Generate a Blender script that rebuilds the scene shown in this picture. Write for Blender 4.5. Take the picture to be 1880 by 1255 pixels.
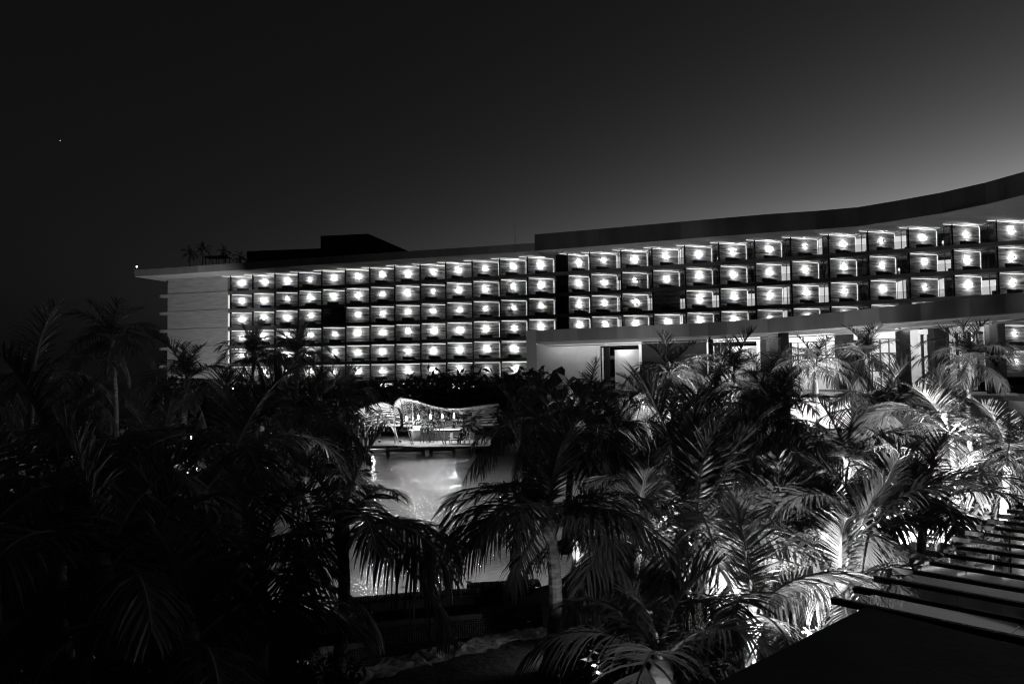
import bpy, bmesh, math, random
import numpy as np
from mathutils import Vector, Matrix

for o in list(bpy.data.objects):
    bpy.data.objects.remove(o, do_unlink=True)
S = bpy.context.scene
COL = S.collection
R = math.radians

# ------------------------------------------------------------------ camera
FPX = 1358.0                      # focal length in photograph pixels (1880 wide)
CAMZ = 7.0                        # camera stands seven metres above the lagoon
PITCH, ROLL = R(2.51), 0.014
_f = Vector((0, math.cos(PITCH), math.sin(PITCH)))
_r0, _u0 = Vector((1, 0, 0)), Vector((0, -math.sin(PITCH), math.cos(PITCH)))
_r = _r0 * math.cos(ROLL) - _u0 * math.sin(ROLL)
_u = _r0 * math.sin(ROLL) + _u0 * math.cos(ROLL)
cd = bpy.data.cameras.new('camera'); cam = bpy.data.objects.new('camera', cd); COL.objects.link(cam)
cd.sensor_width = 36; cd.lens = 36 * FPX / 1880; cd.clip_start = 0.1; cd.clip_end = 4000
cam.matrix_world = Matrix(((_r.x, _u.x, -_f.x, 0), (_r.y, _u.y, -_f.y, 0), (_r.z, _u.z, -_f.z, CAMZ), (0, 0, 0, 1)))
S.camera = cam

# ------------------------------------------------------------------ sky (dusk, monochrome picture)
W = bpy.data.worlds.new('World'); S.world = W; W.use_nodes = True
wn, wl = W.node_tree.nodes, W.node_tree.links
wn.clear()
sky = wn.new('ShaderNodeTexSky'); sky.sky_type = 'NISHITA'; sky.sun_disc = False
sky.sun_elevation = R(-4.0); sky.sun_rotation = R(60); sky.altitude = 0
sky.air_density = 1.0; sky.dust_density = 1.5; sky.ozone_density = 2.0
sep = wn.new('ShaderNodeSeparateColor'); wl.new(sky.outputs[0], sep.inputs[0])
sc_ = wn.new('ShaderNodeMath'); sc_.operation = 'DIVIDE'; wl.new(sep.outputs[0], sc_.inputs[0]); sc_.inputs[1].default_value = 0.0338
pw_ = wn.new('ShaderNodeMath'); pw_.operation = 'POWER'; wl.new(sc_.outputs[0], pw_.inputs[0]); pw_.inputs[1].default_value = 3.0
ad_ = wn.new('ShaderNodeMath'); ad_.operation = 'ADD'; wl.new(pw_.outputs[0], ad_.inputs[0]); ad_.inputs[1].default_value = 0.028
comb = wn.new('ShaderNodeCombineColor')                         # red channel, high contrast: black-and-white film behind a red filter
for i in range(3): wl.new(ad_.outputs[0], comb.inputs[i])
bg = wn.new('ShaderNodeBackground'); bg.inputs['Strength'].default_value = 0.15
wl.new(comb.outputs[0], bg.inputs['Color'])
wo = wn.new('ShaderNodeOutputWorld'); wl.new(bg.outputs[0], wo.inputs['Surface'])

W.cycles.sampling_method = 'NONE'
# the sun is four degrees below the horizon: no sun lamp

S.view_settings.view_transform = 'Standard'; S.view_settings.look = 'None'
S.view_settings.exposure = 0.0; S.view_settings.gamma = 1.0; S.view_settings.use_curve_mapping = False
S.render.engine = 'CYCLES'
cy = S.cycles
cy.use_denoising = True; cy.max_bounces = 4; cy.diffuse_bounces = 1; cy.glossy_bounces = 2
cy.transmission_bounces = 2; cy.transparent_max_bounces = 7
cy.caustics_reflective = False; cy.caustics_refractive = False
cy.sample_clamp_indirect = 4.0
cy.use_light_tree = True
cy.pixel_filter_type = 'BLACKMAN_HARRIS'; cy.filter_width = 1.15
cy.use_adaptive_sampling = True; cy.adaptive_threshold = 0.03

# ------------------------------------------------------------------ helpers
def ray(px, py):
    return _f + _r * ((px - 940.0) / FPX) + _u * ((627.5 - py) / FPX)
def at(px, py, y):                 # world point seen at a pixel, y metres in front
    d = ray(px, py); return Vector((0, 0, CAMZ)) + d * (y / d.y)
def on(px, py, z):                 # world point seen at a pixel, lying on height z
    d = ray(px, py); return Vector((0, 0, CAMZ)) + d * ((z - CAMZ) / d.z)
def hor(px): return 687.0 - 0.014 * (px - 940)
def plan(px, y):                   # plan position (x, y) below a picture column
    p = at(px, hor(px), y); return Vector((p.x, p.y, 0))
def V(*a): return Vector(a)

def tag(o, label=None, cat=None, group=None, kind=None):
    if label: o['label'] = label
    if cat: o['category'] = cat
    if group: o['group'] = group
    if kind: o['kind'] = kind
    return o
def empty(name, loc=(0, 0, 0), rz=0.0):
    o = bpy.data.objects.new(name, None); COL.objects.link(o)
    o.location = loc; o.rotation_euler = (0, 0, rz); o.empty_display_size = 0.3
    return o
def link(name, me, parent=None, loc=None, rot=None, scale=None):
    o = bpy.data.objects.new(name, me); COL.objects.link(o)
    if parent is not None: o.parent = parent
    if loc is not None: o.location = loc
    if rot is not None: o.rotation_euler = rot
    if scale is not None: o.scale = (scale,) * 3 if isinstance(scale, (int, float)) else scale
    return o

class MB:
    """collects shapes, builds one mesh"""
    def __init__(s): s.v, s.f, s.m = [], [], []
    def add(s, vs, fs, mi=0):
        b = len(s.v); s.v += [tuple(v) for v in vs]
        s.f += [tuple(i + b for i in f) for f in fs]; s.m += [mi] * len(fs); return s
    def box(s, c, d, rz=0.0, mi=0):
        c = Vector(c); q = Matrix.Rotation(rz, 3, 'Z'); h = Vector(d) / 2
        vs = [c + q @ Vector((x * h.x, y * h.y, z * h.z)) for z in (-1, 1) for y in (-1, 1) for x in (-1, 1)]
        return s.add(vs, [(0, 2, 3, 1), (4, 5, 7, 6), (0, 1, 5, 4), (2, 6, 7, 3), (0, 4, 6, 2), (1, 3, 7, 5)], mi)
    def bar(s, a, b, w, t=None, mi=0, up=Vector((0, 0, 1))):       # square bar a to b
        a, b = Vector(a), Vector(b); d = (b - a).normalized(); t = t or w
        x = d.cross(up)
        if x.length < 1e-4: x = d.cross(Vector((1, 0, 0)))
        x.normalize(); y = x.cross(d)
        vs = []
        for p in (a, b):
            for i, j in ((-1, -1), (1, -1), (1, 1), (-1, 1)): vs.append(p + x * (w / 2 * i) + y * (t / 2 * j))
        return s.add(vs, [(0, 1, 2, 3), (7, 6, 5, 4), (0, 4, 5, 1), (1, 5, 6, 2), (2, 6, 7, 3), (3, 7, 4, 0)], mi)
    def tube(s, pts, rads, n=8, mi=0, cap=True):
        pts = [Vector(p) for p in pts]; vs, fs = [], []
        for k, p in enumerate(pts):
            d = (pts[min(k + 1, len(pts) - 1)] - pts[max(k - 1, 0)]).normalized()
            x = d.cross(Vector((0.13, 0.99, 0.05))).normalized(); y = d.cross(x)
            r = rads[k] if hasattr(rads, '__len__') else rads
            for j in range(n):
                a = 2 * math.pi * j / n; vs.append(p + x * (r * math.cos(a)) + y * (r * math.sin(a)))
        for k in range(len(pts) - 1):
            for j in range(n):
                j2 = (j + 1) % n; fs.append((k * n + j, k * n + j2, (k + 1) * n + j2, (k + 1) * n + j))
        if cap: fs += [tuple(range(n - 1, -1, -1)), tuple(range((len(pts) - 1) * n, len(pts) * n))]
        return s.add(vs, fs, mi)
    def prism(s, poly, z0, z1, mi=0):                              # plan polygon extruded up
        n = len(poly)
        vs = [(p[0], p[1], z0) for p in poly] + [(p[0], p[1], z1) for p in poly]
        fs = [tuple(range(n - 1, -1, -1)), tuple(range(n, 2 * n))] + [(i, (i + 1) % n, n + (i + 1) % n, n + i) for i in range(n)]
        return s.add(vs, fs, mi)
    def strip(s, front, back, z0, z1, mi=0):                       # closed band between two plan curves
        n = len(front); vs = []
        for a, b in zip(front, back): vs += [(a[0], a[1], z0), (a[0], a[1], z1), (b[0], b[1], z1), (b[0], b[1], z0)]
        fs = [(0, 1, 2, 3), (4 * n - 1, 4 * n - 2, 4 * n - 3, 4 * n - 4)]
        for i in range(n - 1):
            q = 4 * i
            for j in range(4): fs.append((q + j, q + 4 + j, q + 4 + (j + 1) % 4, q + (j + 1) % 4))
        return s.add(vs, fs, mi)
    def quad(s, a, b, c, d, mi=0): return s.add([a, b, c, d], [(0, 1, 2, 3)], mi)
    def mesh(s, name, mats, smooth=False):
        me = bpy.data.meshes.new(name); me.from_pydata(s.v, [], s.f)
        for m in (mats if isinstance(mats, (list, tuple)) else [mats]): me.materials.append(m)
        if any(s.m): me.polygons.foreach_set('material_index', s.m)
        if smooth: me.polygons.foreach_set('use_smooth', [True] * len(s.f))
        me.update(); return me
    def build(s, name, mats, parent=None, smooth=False, loc=None):
        return link(name, s.mesh(name, mats, smooth), parent, loc)

# ------------------------------------------------------------------ materials (monochrome photograph: all greys)
def nodes(m): m.use_nodes = True; return m.node_tree.nodes, m.node_tree.links
def gmat(name, c, rough=0.7, var=0.25, scale=3.0, bump=0.0, bscale=20.0, metal=0.0, spec=0.3, stretch=None, detail=6):
    m = bpy.data.materials.new(name); n, l = nodes(m); p = n['Principled BSDF']
    p.inputs['Roughness'].default_value = rough; p.inputs['Metallic'].default_value = metal
    p.inputs['Specular IOR Level'].default_value = spec
    tc = n.new('ShaderNodeTexCoord'); mp = n.new('ShaderNodeMapping'); l.new(tc.outputs['Object'], mp.inputs[0])
    if stretch: mp.inputs['Scale'].default_value = stretch
    nz = n.new('ShaderNodeTexNoise'); nz.inputs['Scale'].default_value = scale; nz.inputs['Detail'].default_value = detail
    l.new(mp.outputs[0], nz.inputs['Vector'])
    rp = n.new('ShaderNodeMapRange'); l.new(nz.outputs[0], rp.inputs[0])
    rp.inputs[1].default_value = 0.3; rp.inputs[2].default_value = 0.7
    rp.inputs[3].default_value = c * (1 - var); rp.inputs[4].default_value = c * (1 + var)
    l.new(rp.outputs[0], p.inputs['Base Color'])
    if bump:
        nb = n.new('ShaderNodeTexNoise'); nb.inputs['Scale'].default_value = bscale; nb.inputs['Detail'].default_value = 4
        l.new(mp.outputs[0], nb.inputs['Vector'])
        bp = n.new('ShaderNodeBump'); bp.inputs['Strength'].default_value = bump; bp.inputs['Distance'].default_value = 0.05
        l.new(nb.outputs[0], bp.inputs['Height']); l.new(bp.outputs[0], p.inputs['Normal'])
    return m
def emat(name, s, base=0.8, sampled=True):
    m = bpy.data.materials.new(name); n, l = nodes(m); p = n['Principled BSDF']
    p.inputs['Base Color'].default_value = (base,) * 3 + (1,)
    p.inputs['Emission Color'].default_value = (1, 1, 1, 1); p.inputs['Emission Strength'].default_value = s
    if not sampled: m.cycles.emission_sampling = 'NONE'
    return m
def glassmat(name, tint, rough=0.02, ior=1.5):
    m = bpy.data.materials.new(name); n, l = nodes(m); n.remove(n['Principled BSDF'])
    t = n.new('ShaderNodeBsdfTransparent'); t.inputs[0].default_value = (tint,) * 3 + (1,)
    g = n.new('ShaderNodeBsdfGlossy'); g.inputs['Roughness'].default_value = rough; g.inputs[0].default_value = (.9, .9, .9, 1)
    fr = n.new('ShaderNodeFresnel'); fr.inputs[0].default_value = ior
    mx = n.new('ShaderNodeMixShader'); l.new(fr.outputs[0], mx.inputs[0]); l.new(t.outputs[0], mx.inputs[1]); l.new(g.outputs[0], mx.inputs[2])
    l.new(mx.outputs[0], n['Material Output'].inputs[0]); return m
def stonemat(name, lo, hi, course=0.16, bumps=0.5):
    """split-faced stone laid in thin uneven horizontal courses"""
    m = bpy.data.materials.new(name); n, l = nodes(m); p = n['Principled BSDF']; p.inputs['Roughness'].default_value = 0.8
    p.inputs['Specular IOR Level'].default_value = 0.2
    g = n.new('ShaderNodeNewGeometry')
    mp = n.new('ShaderNodeMapping'); mp.inputs['Scale'].default_value = (0.45, 0.45, 1.0 / course); l.new(g.outputs['Position'], mp.inputs[0])
    nz = n.new('ShaderNodeTexNoise'); nz.inputs['Scale'].default_value = 0.9; nz.inputs['Detail'].default_value = 3; nz.inputs['Roughness'].default_value = 0.7
    l.new(mp.outputs[0], nz.inputs['Vector'])
    rp = n.new('ShaderNodeMapRange'); l.new(nz.outputs[0], rp.inputs[0]); rp.inputs[1].default_value = .32; rp.inputs[2].default_value = .68
    rp.inputs[3].default_value = lo; rp.inputs[4].default_value = hi; l.new(rp.outputs[0], p.inputs['Base Color'])
    bp = n.new('ShaderNodeBump'); bp.inputs['Strength'].default_value = bumps; bp.inputs['Distance'].default_value = 0.06
    l.new(nz.outputs[0], bp.inputs['Height']); l.new(bp.outputs[0], p.inputs['Normal']); return m
def leafmat(name, c, transl=0.3, rough=0.4, spec=0.5):
    m = bpy.data.materials.new(name); n, l = nodes(m); p = n['Principled BSDF']
    p.inputs['Roughness'].default_value = rough; p.inputs['Specular IOR Level'].default_value = spec
    oi = n.new('ShaderNodeObjectInfo'); tc = n.new('ShaderNodeTexCoord')
    nz = n.new('ShaderNodeTexNoise'); nz.inputs['Scale'].default_value = 9; l.new(tc.outputs['Object'], nz.inputs['Vector'])
    ad = n.new('ShaderNodeMath'); ad.operation = 'ADD'; l.new(oi.outputs['Random'], ad.inputs[0]); l.new(nz.outputs[0], ad.inputs[1])
    rp = n.new('ShaderNodeMapRange'); l.new(ad.outputs[0], rp.inputs[0]); rp.inputs[1].default_value = .3; rp.inputs[2].default_value = 1.7
    rp.inputs[3].default_value = c * .6; rp.inputs[4].default_value = c * 1.5; l.new(rp.outputs[0], p.inputs['Base Color'])
    t = n.new('ShaderNodeBsdfTranslucent'); l.new(rp.outputs[0], t.inputs[0])
    mx = n.new('ShaderNodeMixShader'); mx.inputs[0].default_value = transl
    l.new(p.outputs[0], mx.inputs[1]); l.new(t.outputs[0], mx.inputs[2]); l.new(mx.outputs[0], n['Material Output'].inputs[0]); return m

M = dict(
    concrete=gmat('concrete', .42, .8, .12, .6, .15, 9), slab=gmat('slab_concrete', .16, .8, .2, .5, .1, 9),
    fascia=gmat('fascia_plaster', .32, .75, .12, .35, .1, 6, stretch=(1, 1, .25)), roofedge=gmat('dark_fascia_panel', .10, .75, .2, .35, .1, 6, stretch=(1, 1, .25)), soffit=gmat('soffit_plaster', .72, .8, .06, .5),
    endwall=stonemat('pale_coursed_stone', .34, .52, .22, .5), stone=stonemat('dark_split_stone', .015, .62, .26, .8),
    dark=gmat('dark_metal', .03, .45, .3, 4, spec=.4), roofdark=gmat('dark_roof', .035, .8, .25, 1.2, .2, 8),
    black=gmat('black_panel', .012, .7, .3, 2, spec=.08), white=gmat('white_render', .7, .75, .08, .6, .1, 8),
    frame=gmat('bronze_frame', .08, .4, .2, 5), soil=gmat('planting_soil', .05, .95, .45, 1.2, .8, 6),
    sand=gmat('raked_sand', .34, .95, .45, 5, 1.0, 6), wood=gmat('deck_timber', .3, .7, .3, 2, .3, 12, stretch=(.4, 6, 1)),
    membrane=gmat('tent_membrane', .05, .7, .2, 2), slat=gmat('pale_slat', .62, .6, .15, 4), pole=gmat('pale_pole', .55, .5, .12, 4),
    wicker=gmat('dark_wicker', .045, .6, .5, 30, .6, 60), cushion=gmat('dark_cushion', .07, .9, .2, 5), cloth=gmat('umbrella_cloth', .5, .85, .15, 5, .3, 14),
    darkcloth=gmat('dark_umbrella_cloth', .09, .9, .2, 5, .3, 14), skin=gmat('skin', .35, .6, .1, 8), garment=gmat('garment', .05, .9, .3, 6), hair=gmat('hair', .02, .5, .2, 20),
    curtain_lit=emat('backlit_curtain', .55, sampled=False), room_lit=emat('lit_room', .85, sampled=False), lamp=emat('lamp_glow', 14), cove=emat('cove_strip', 1.25, sampled=False), soft=emat('soft_lamp', 1.6, sampled=False),
    room_dim=gmat('room_wall', .25, .8), pane=glassmat('window_glass', .85), rail_glass=glassmat('railing_glass', .72), roofglass=glassmat('roof_glass', .45, rough=.03, ior=2.2),
    leaf=leafmat('palm_leaf', .10), rib=leafmat('palm_rib', .17, .05, .45), shrub=leafmat('shrub_leaf', .07, .25), broad=leafmat('broad_leaf', .10, .3, .35),
    steel=gmat('galvanised', .3, .4, .2, 5, metal=.7),
)
# palm bark with ring scars
def barkmat():
    m = bpy.data.materials.new('palm_bark'); n, l = nodes(m); p = n['Principled BSDF']; p.inputs['Roughness'].default_value = .85
    tc = n.new('ShaderNodeTexCoord'); mp = n.new('ShaderNodeMapping'); mp.inputs['Scale'].default_value = (2, 2, 9); l.new(tc.outputs['Object'], mp.inputs[0])
    nz = n.new('ShaderNodeTexNoise'); nz.inputs['Scale'].default_value = 1.6; nz.inputs['Detail'].default_value = 6; l.new(mp.outputs[0], nz.inputs['Vector'])
    rp = n.new('ShaderNodeMapRange'); l.new(nz.outputs[0], rp.inputs[0]); rp.inputs[1].default_value = .3; rp.inputs[2].default_value = .7; rp.inputs[3].default_value = .1; rp.inputs[4].default_value = .34
    l.new(rp.outputs[0], p.inputs['Base Color'])
    bp = n.new('ShaderNodeBump'); bp.inputs['Strength'].default_value = .5; bp.inputs['Distance'].default_value = .03; l.new(nz.outputs[0], bp.inputs['Height']); l.new(bp.outputs[0], p.inputs['Normal'])
    return m
M['bark'] = barkmat()
def weavemat():
    m = gmat('dark_wicker_weave', .06, .6, .4, 9); n, l = m.node_tree.nodes, m.node_tree.links; p = n['Principled BSDF']
    tc = n.new('ShaderNodeTexCoord'); src = p.inputs['Base Color'].links[0].from_socket; hs = []
    for d_ in ('X', 'Z'):
        w_ = n.new('ShaderNodeTexWave'); w_.bands_direction = d_; w_.inputs['Scale'].default_value = 5.5; w_.inputs['Distortion'].default_value = 1.2; w_.inputs['Detail Scale'].default_value = 3; l.new(tc.outputs['Object'], w_.inputs['Vector']); hs.append(w_)
    mu = n.new('ShaderNodeMath'); mu.operation = 'MULTIPLY'; l.new(hs[0].outputs['Fac'], mu.inputs[0]); l.new(hs[1].outputs['Fac'], mu.inputs[1])
    rp = n.new('ShaderNodeMapRange'); l.new(mu.outputs[0], rp.inputs[0]); rp.inputs[3].default_value = .15; rp.inputs[4].default_value = 2.6
    m2 = n.new('ShaderNodeMath'); m2.operation = 'MULTIPLY'; l.new(src, m2.inputs[0]); l.new(rp.outputs[0], m2.inputs[1]); l.new(m2.outputs[0], p.inputs['Base Color'])
    bp = n.new('ShaderNodeBump'); bp.inputs['Strength'].default_value = 1; bp.inputs['Distance'].default_value = .03; l.new(mu.outputs[0], bp.inputs['Height']); l.new(bp.outputs[0], p.inputs['Normal'])
    return m
M['wicker'] = weavemat()
# lagoon surface: clear, glossy with small ripples
def watermat():
    m = bpy.data.materials.new('lagoon_water'); n, l = nodes(m); n.remove(n['Principled BSDF'])
    tc = n.new('ShaderNodeTexCoord'); mp = n.new('ShaderNodeMapping'); mp.inputs['Scale'].default_value = (1.0, .7, 1); l.new(tc.outputs['Object'], mp.inputs[0])
    nz = n.new('ShaderNodeTexNoise'); nz.inputs['Scale'].default_value = 11; nz.inputs['Detail'].default_value = 3; l.new(mp.outputs[0], nz.inputs['Vector'])
    n2 = n.new('ShaderNodeTexNoise'); n2.inputs['Scale'].default_value = .22; l.new(tc.outputs['Object'], n2.inputs['Vector'])
    r2 = n.new('ShaderNodeMapRange'); l.new(n2.outputs[0], r2.inputs[0]); r2.inputs[1].default_value = .4; r2.inputs[2].default_value = .65; r2.inputs[3].default_value = .12; r2.inputs[4].default_value = .9
    bp = n.new('ShaderNodeBump'); bp.inputs['Distance'].default_value = .075; l.new(r2.outputs[0], bp.inputs['Strength']); l.new(nz.outputs[0], bp.inputs['Height'])
    tt = n.new('ShaderNodeBsdfRefraction'); tt.inputs['IOR'].default_value = 1.33; tt.inputs['Roughness'].default_value = .0; tt.inputs[0].default_value = (.9, .9, .9, 1)
    l.new(bp.outputs[0], tt.inputs['Normal'])
    g = n.new('ShaderNodeBsdfGlossy'); g.inputs['Roughness'].default_value = .06
    l.new(bp.outputs[0], g.inputs['Normal'])
    fr = n.new('ShaderNodeFresnel'); fr.inputs[0].default_value = 1.33; l.new(bp.outputs[0], fr.inputs['Normal'])
    mx = n.new('ShaderNodeMixShader'); l.new(fr.outputs[0], mx.inputs[0]); l.new(tt.outputs[0], mx.inputs[1]); l.new(g.outputs[0], mx.inputs[2])
    l.new(mx.outputs[0], n['Material Output'].inputs[0]); return m
M['water'] = watermat()
def poolfloormat():
    m = gmat('pool_floor', .5, .9, .2, .35); n, l = m.node_tree.nodes, m.node_tree.links; p = n['Principled BSDF']
    src = p.inputs['Base Color'].links[0].from_socket
    tc = n.new('ShaderNodeTexCoord'); vz = n.new('ShaderNodeTexVoronoi'); vz.inputs['Scale'].default_value = 2.6; l.new(tc.outputs['Object'], vz.inputs['Vector'])  # cell network imitates caustic light, put into the floor colour
    rp = n.new('ShaderNodeMapRange'); l.new(vz.outputs['Distance'], rp.inputs[0]); rp.inputs[3].default_value = .75; rp.inputs[4].default_value = 1.3
    mu = n.new('ShaderNodeMath'); mu.operation = 'MULTIPLY'; l.new(src, mu.inputs[0]); l.new(rp.outputs[0], mu.inputs[1]); l.new(mu.outputs[0], p.inputs['Base Color'])
    return m
M['poolfloor'] = poolfloormat()

def lamp(name, kind, loc, watts, parent=None, radius=.05, spot=None, blend=.5, aim=None):
    ld = bpy.data.lights.new(name, kind); ld.energy = watts; ld.shadow_soft_size = radius
    ld.color = (1, 1, 1)
    o = bpy.data.objects.new(name, ld); COL.objects.link(o); o.location = loc
    if kind == 'SPOT':
        ld.spot_size = R(spot); ld.spot_blend = blend
        d = (Vector(aim) - Vector(loc)); o.rotation_euler = d.to_track_quat('-Z', 'Y').to_euler()
    if parent is not None:
        o.parent = parent; o.matrix_parent_inverse = parent.matrix_world.inverted() if parent.type != 'EMPTY' else Matrix.Translation(-parent.location)
    return o
random.seed(7)
GZ = 0.4                                                     # garden level; the lagoon surface is z = 0

# ================================================================== SETTING: ground, lagoon
shore_px = [(520, 1150), (700, 1140), (860, 1118), (1010, 1102), (1060, 1062), (1150, 1010), (1290, 968), (1400, 950), (1500, 925), (1520, 895), (1400, 862), (1200, 848),
            (1000, 830), (800, 822), (640, 822), (540, 845), (470, 905), (440, 990), (455, 1080)]
shore = [on(x, y, 0) for x, y in shore_px]
# soften the shoreline
def chaikin(p, it=2):
    for _ in range(it):
        q = []
        for i in range(len(p)):
            a, b = p[i], p[(i + 1) % len(p)]; q += [a * .75 + b * .25, a * .25 + b * .75]
        p = q
    return p
shore = chaikin(shore)
bm = bmesh.new()
ring = [bm.verts.new((p.x, p.y, GZ)) for p in shore]
outer = [bm.verts.new(c + (GZ,)) for c in ((-900, -60), (900, -60), (900, 1500), (-900, 1500))]
es = [bm.edges.new((ring[i], ring[(i + 1) % len(ring)])) for i in range(len(ring))] + [bm.edges.new((outer[i], outer[(i + 1) % 4])) for i in range(4)]
bmesh.ops.triangle_fill(bm, edges=es, use_beauty=True)
low = [bm.verts.new((p.x, p.y, -4.05)) for p in shore]
for i in range(len(ring)):
    j = (i + 1) % len(ring); bm.faces.new((ring[i], ring[j], low[j], low[i]))
bmesh.ops.recalc_face_normals(bm, faces=bm.faces)
me = bpy.data.meshes.new('ground'); bm.to_mesh(me); bm.free(); me.materials.append(M['soil'])
tag(link('ground', me), kind='structure')
mb = MB(); mb.add([(p.x, p.y, 0) for p in shore], [tuple(range(len(shore)))]); tag(mb.build('lagoon_water', M['water']), kind='structure')
mb = MB(); mb.add([(p.x, p.y, -4.0) for p in shore], [tuple(range(len(shore)))]); tag(mb.build('lagoon_floor', M['poolfloor']), kind='structure')
sand_px = [(610, 1252), (660, 1222), (700, 1205), (745, 1200), (790, 1186), (860, 1176), (915, 1160), (960, 1156), (1012, 1150), (1030, 1158), (985, 1170), (930, 1178), (890, 1192), (830, 1203), (795, 1218), (760, 1222), (700, 1246), (650, 1262)]
sp_ = chaikin([on(x, y, GZ + .012) for x, y in sand_px], 2)
bm = bmesh.new(); vs_ = [bm.verts.new(p) for p in sp_]; es = [bm.edges.new((vs_[i], vs_[(i + 1) % len(vs_)])) for i in range(len(vs_))]
bmesh.ops.triangle_fill(bm, edges=es, use_beauty=True)
for _ in range(5): 
    le = [e for e in bm.edges if e.calc_length() > .12]
    if le: bmesh.ops.subdivide_edges(bm, edges=le, cuts=1)
bmesh.ops.triangulate(bm, faces=bm.faces)
from mathutils import noise as _nz
for v in bm.verts:
    bnd = v.is_boundary; h_ = max(0, _nz.noise(v.co * 5.0)) * .13 + max(0, _nz.noise(v.co * 11.0)) * .06
    v.co.z += 0 if bnd else h_
    if bnd: v.co += Vector((_nz.noise(v.co * 4), _nz.noise(v.co * 4 + Vector((9, 0, 0))), 0)) * .25
me = bpy.data.meshes.new('sand_path'); bm.to_mesh(me); bm.free(); me.materials.append(M['sand']); tag(link('sand_path', me), kind='structure')

# ================================================================== HOTEL
_hx = np.array([446, 528, 614, 702, 795, 891, 994, 1110, 1222, 1347, 1483, 1627, 1778, 1860])
_hy = np.array([175.3, 180.8, 183.6, 187.8, 192, 196.7, 202.2, 208.3, 215, 222.3, 228.9, 238.4, 247.8, 253.1])
_pf = np.polyfit(_hx, _hy, 2)
def front(px): return plan(px, FPX * 17.5 / float(np.polyval(_pf, px)) - 1.3)
FLOOR = [22.85 - 3.3 * k for k in range(7)]                  # floor levels, top row first
CLEAR = 2.78
SOFF = 25.65
hotel = empty('hotel_building', (0, 118, GZ)); hotel_off = Vector(hotel.location)
tag(hotel, 'long curved hotel with rows of lamp-lit balconies beyond the lagoon', 'building')
def hb(mbx, name, mats, parent=None, smooth=False):
    o = mbx.build(name, mats, parent or hotel, smooth)
    if parent is None: o.location = -hotel_off
    return o
colsL = [423, 464, 505, 548, 591.6, 635, 680, 726, 773, 820, 869, 919.6, 971, 1023]
colsR = [1045, 1086.5, 1144, 1201.5, 1262, 1325, 1391.5, 1458, 1528, 1601, 1675.7, 1757, 1839, 1926]
def facade_curve(pxs, off):                                  # offset outward by off
    P = [front(x) for x in pxs]; out = []
    for i, p in enumerate(P):
        t = (P[min(i + 1, len(P) - 1)] - P[max(i - 1, 0)]).normalized(); nrm = Vector((t.y, -t.x, 0)); out.append(p + nrm * off)
    return out
def dense(a, b, n): return [a + (b - a) * i / (n - 1) for i in range(n)]
# floor slabs: one per storey and wing
for k, z in enumerate(FLOOR):
    for wing, (a, b) in enumerate(((308, 420.9), (421, 1034), (1034.2, 1990))):
        px = dense(a, b, 24); mb = MB(); mb.strip(facade_curve(px, .45), facade_curve(px, -8.0), z - .52, z)
        hb(mb, 'floor_slab', M['slab'] if wing else M['endwall'])
        if wing == 0 and k < 6:                              # rounded nose past the end wall
            P = facade_curve([300, 308], .45); Q = facade_curve([300, 308], -6); t = (P[0] - P[1]).normalized()
            poly = [P[1]]
            for j in range(7):
                ang = j / 6 * math.pi / 2; poly.append(P[1] + t * (2.0 - .7 + .7 * math.sin(ang)) + (Q[1] - P[1]).normalized() * (.7 - .7 * math.cos(ang)))
            poly += [Q[1] + t * 2.0, Q[1]]
            mb = MB(); mb.prism([(p.x, p.y) for p in poly], z - .5, z - .02); hb(mb, 'slab_nose', M['endwall'])
# plain end wall, one panel per storey
px = dense(309, 419, 6)
for k, z in enumerate(FLOOR):
    mb = MB(); mb.strip(facade_curve(px, .30), facade_curve(px, -1.2), z + .001, z + CLEAR - .001); hb(mb, 'end_wall', M['endwall'])
    if 0 < k < 6:
        mb = MB(); c = facade_curve([418, 422.5], .1); mb.strip(c, facade_curve([418, 422.5], -.1), z + .15, z + 2.6); hb(mb, 'slit_window', M['curtain_lit'])
    # dark recessed rooms round the corner with a lit slit
    c = facade_curve([300, 306], -2.5)
    if k in (2, 3, 4):
        mb = MB(); mb.box((c[0].x + .6, c[0].y, z + .9), (.25, .1, .9)); hb(mb, 'side_window', M['curtain_lit'])
mb = MB(); px = dense(296, 1990, 30); mb.strip(facade_curve(px, -7.0), facade_curve(px, -16), GZ, SOFF - .01); hb(mb, 'rear_block', M['black'])
mb = MB(); px = dense(1023.5, 1044.5, 3); mb.strip(facade_curve(px, -.2), facade_curve(px, -2), GZ, SOFF - .01); hb(mb, 'joint_wall', M['black'])
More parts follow.
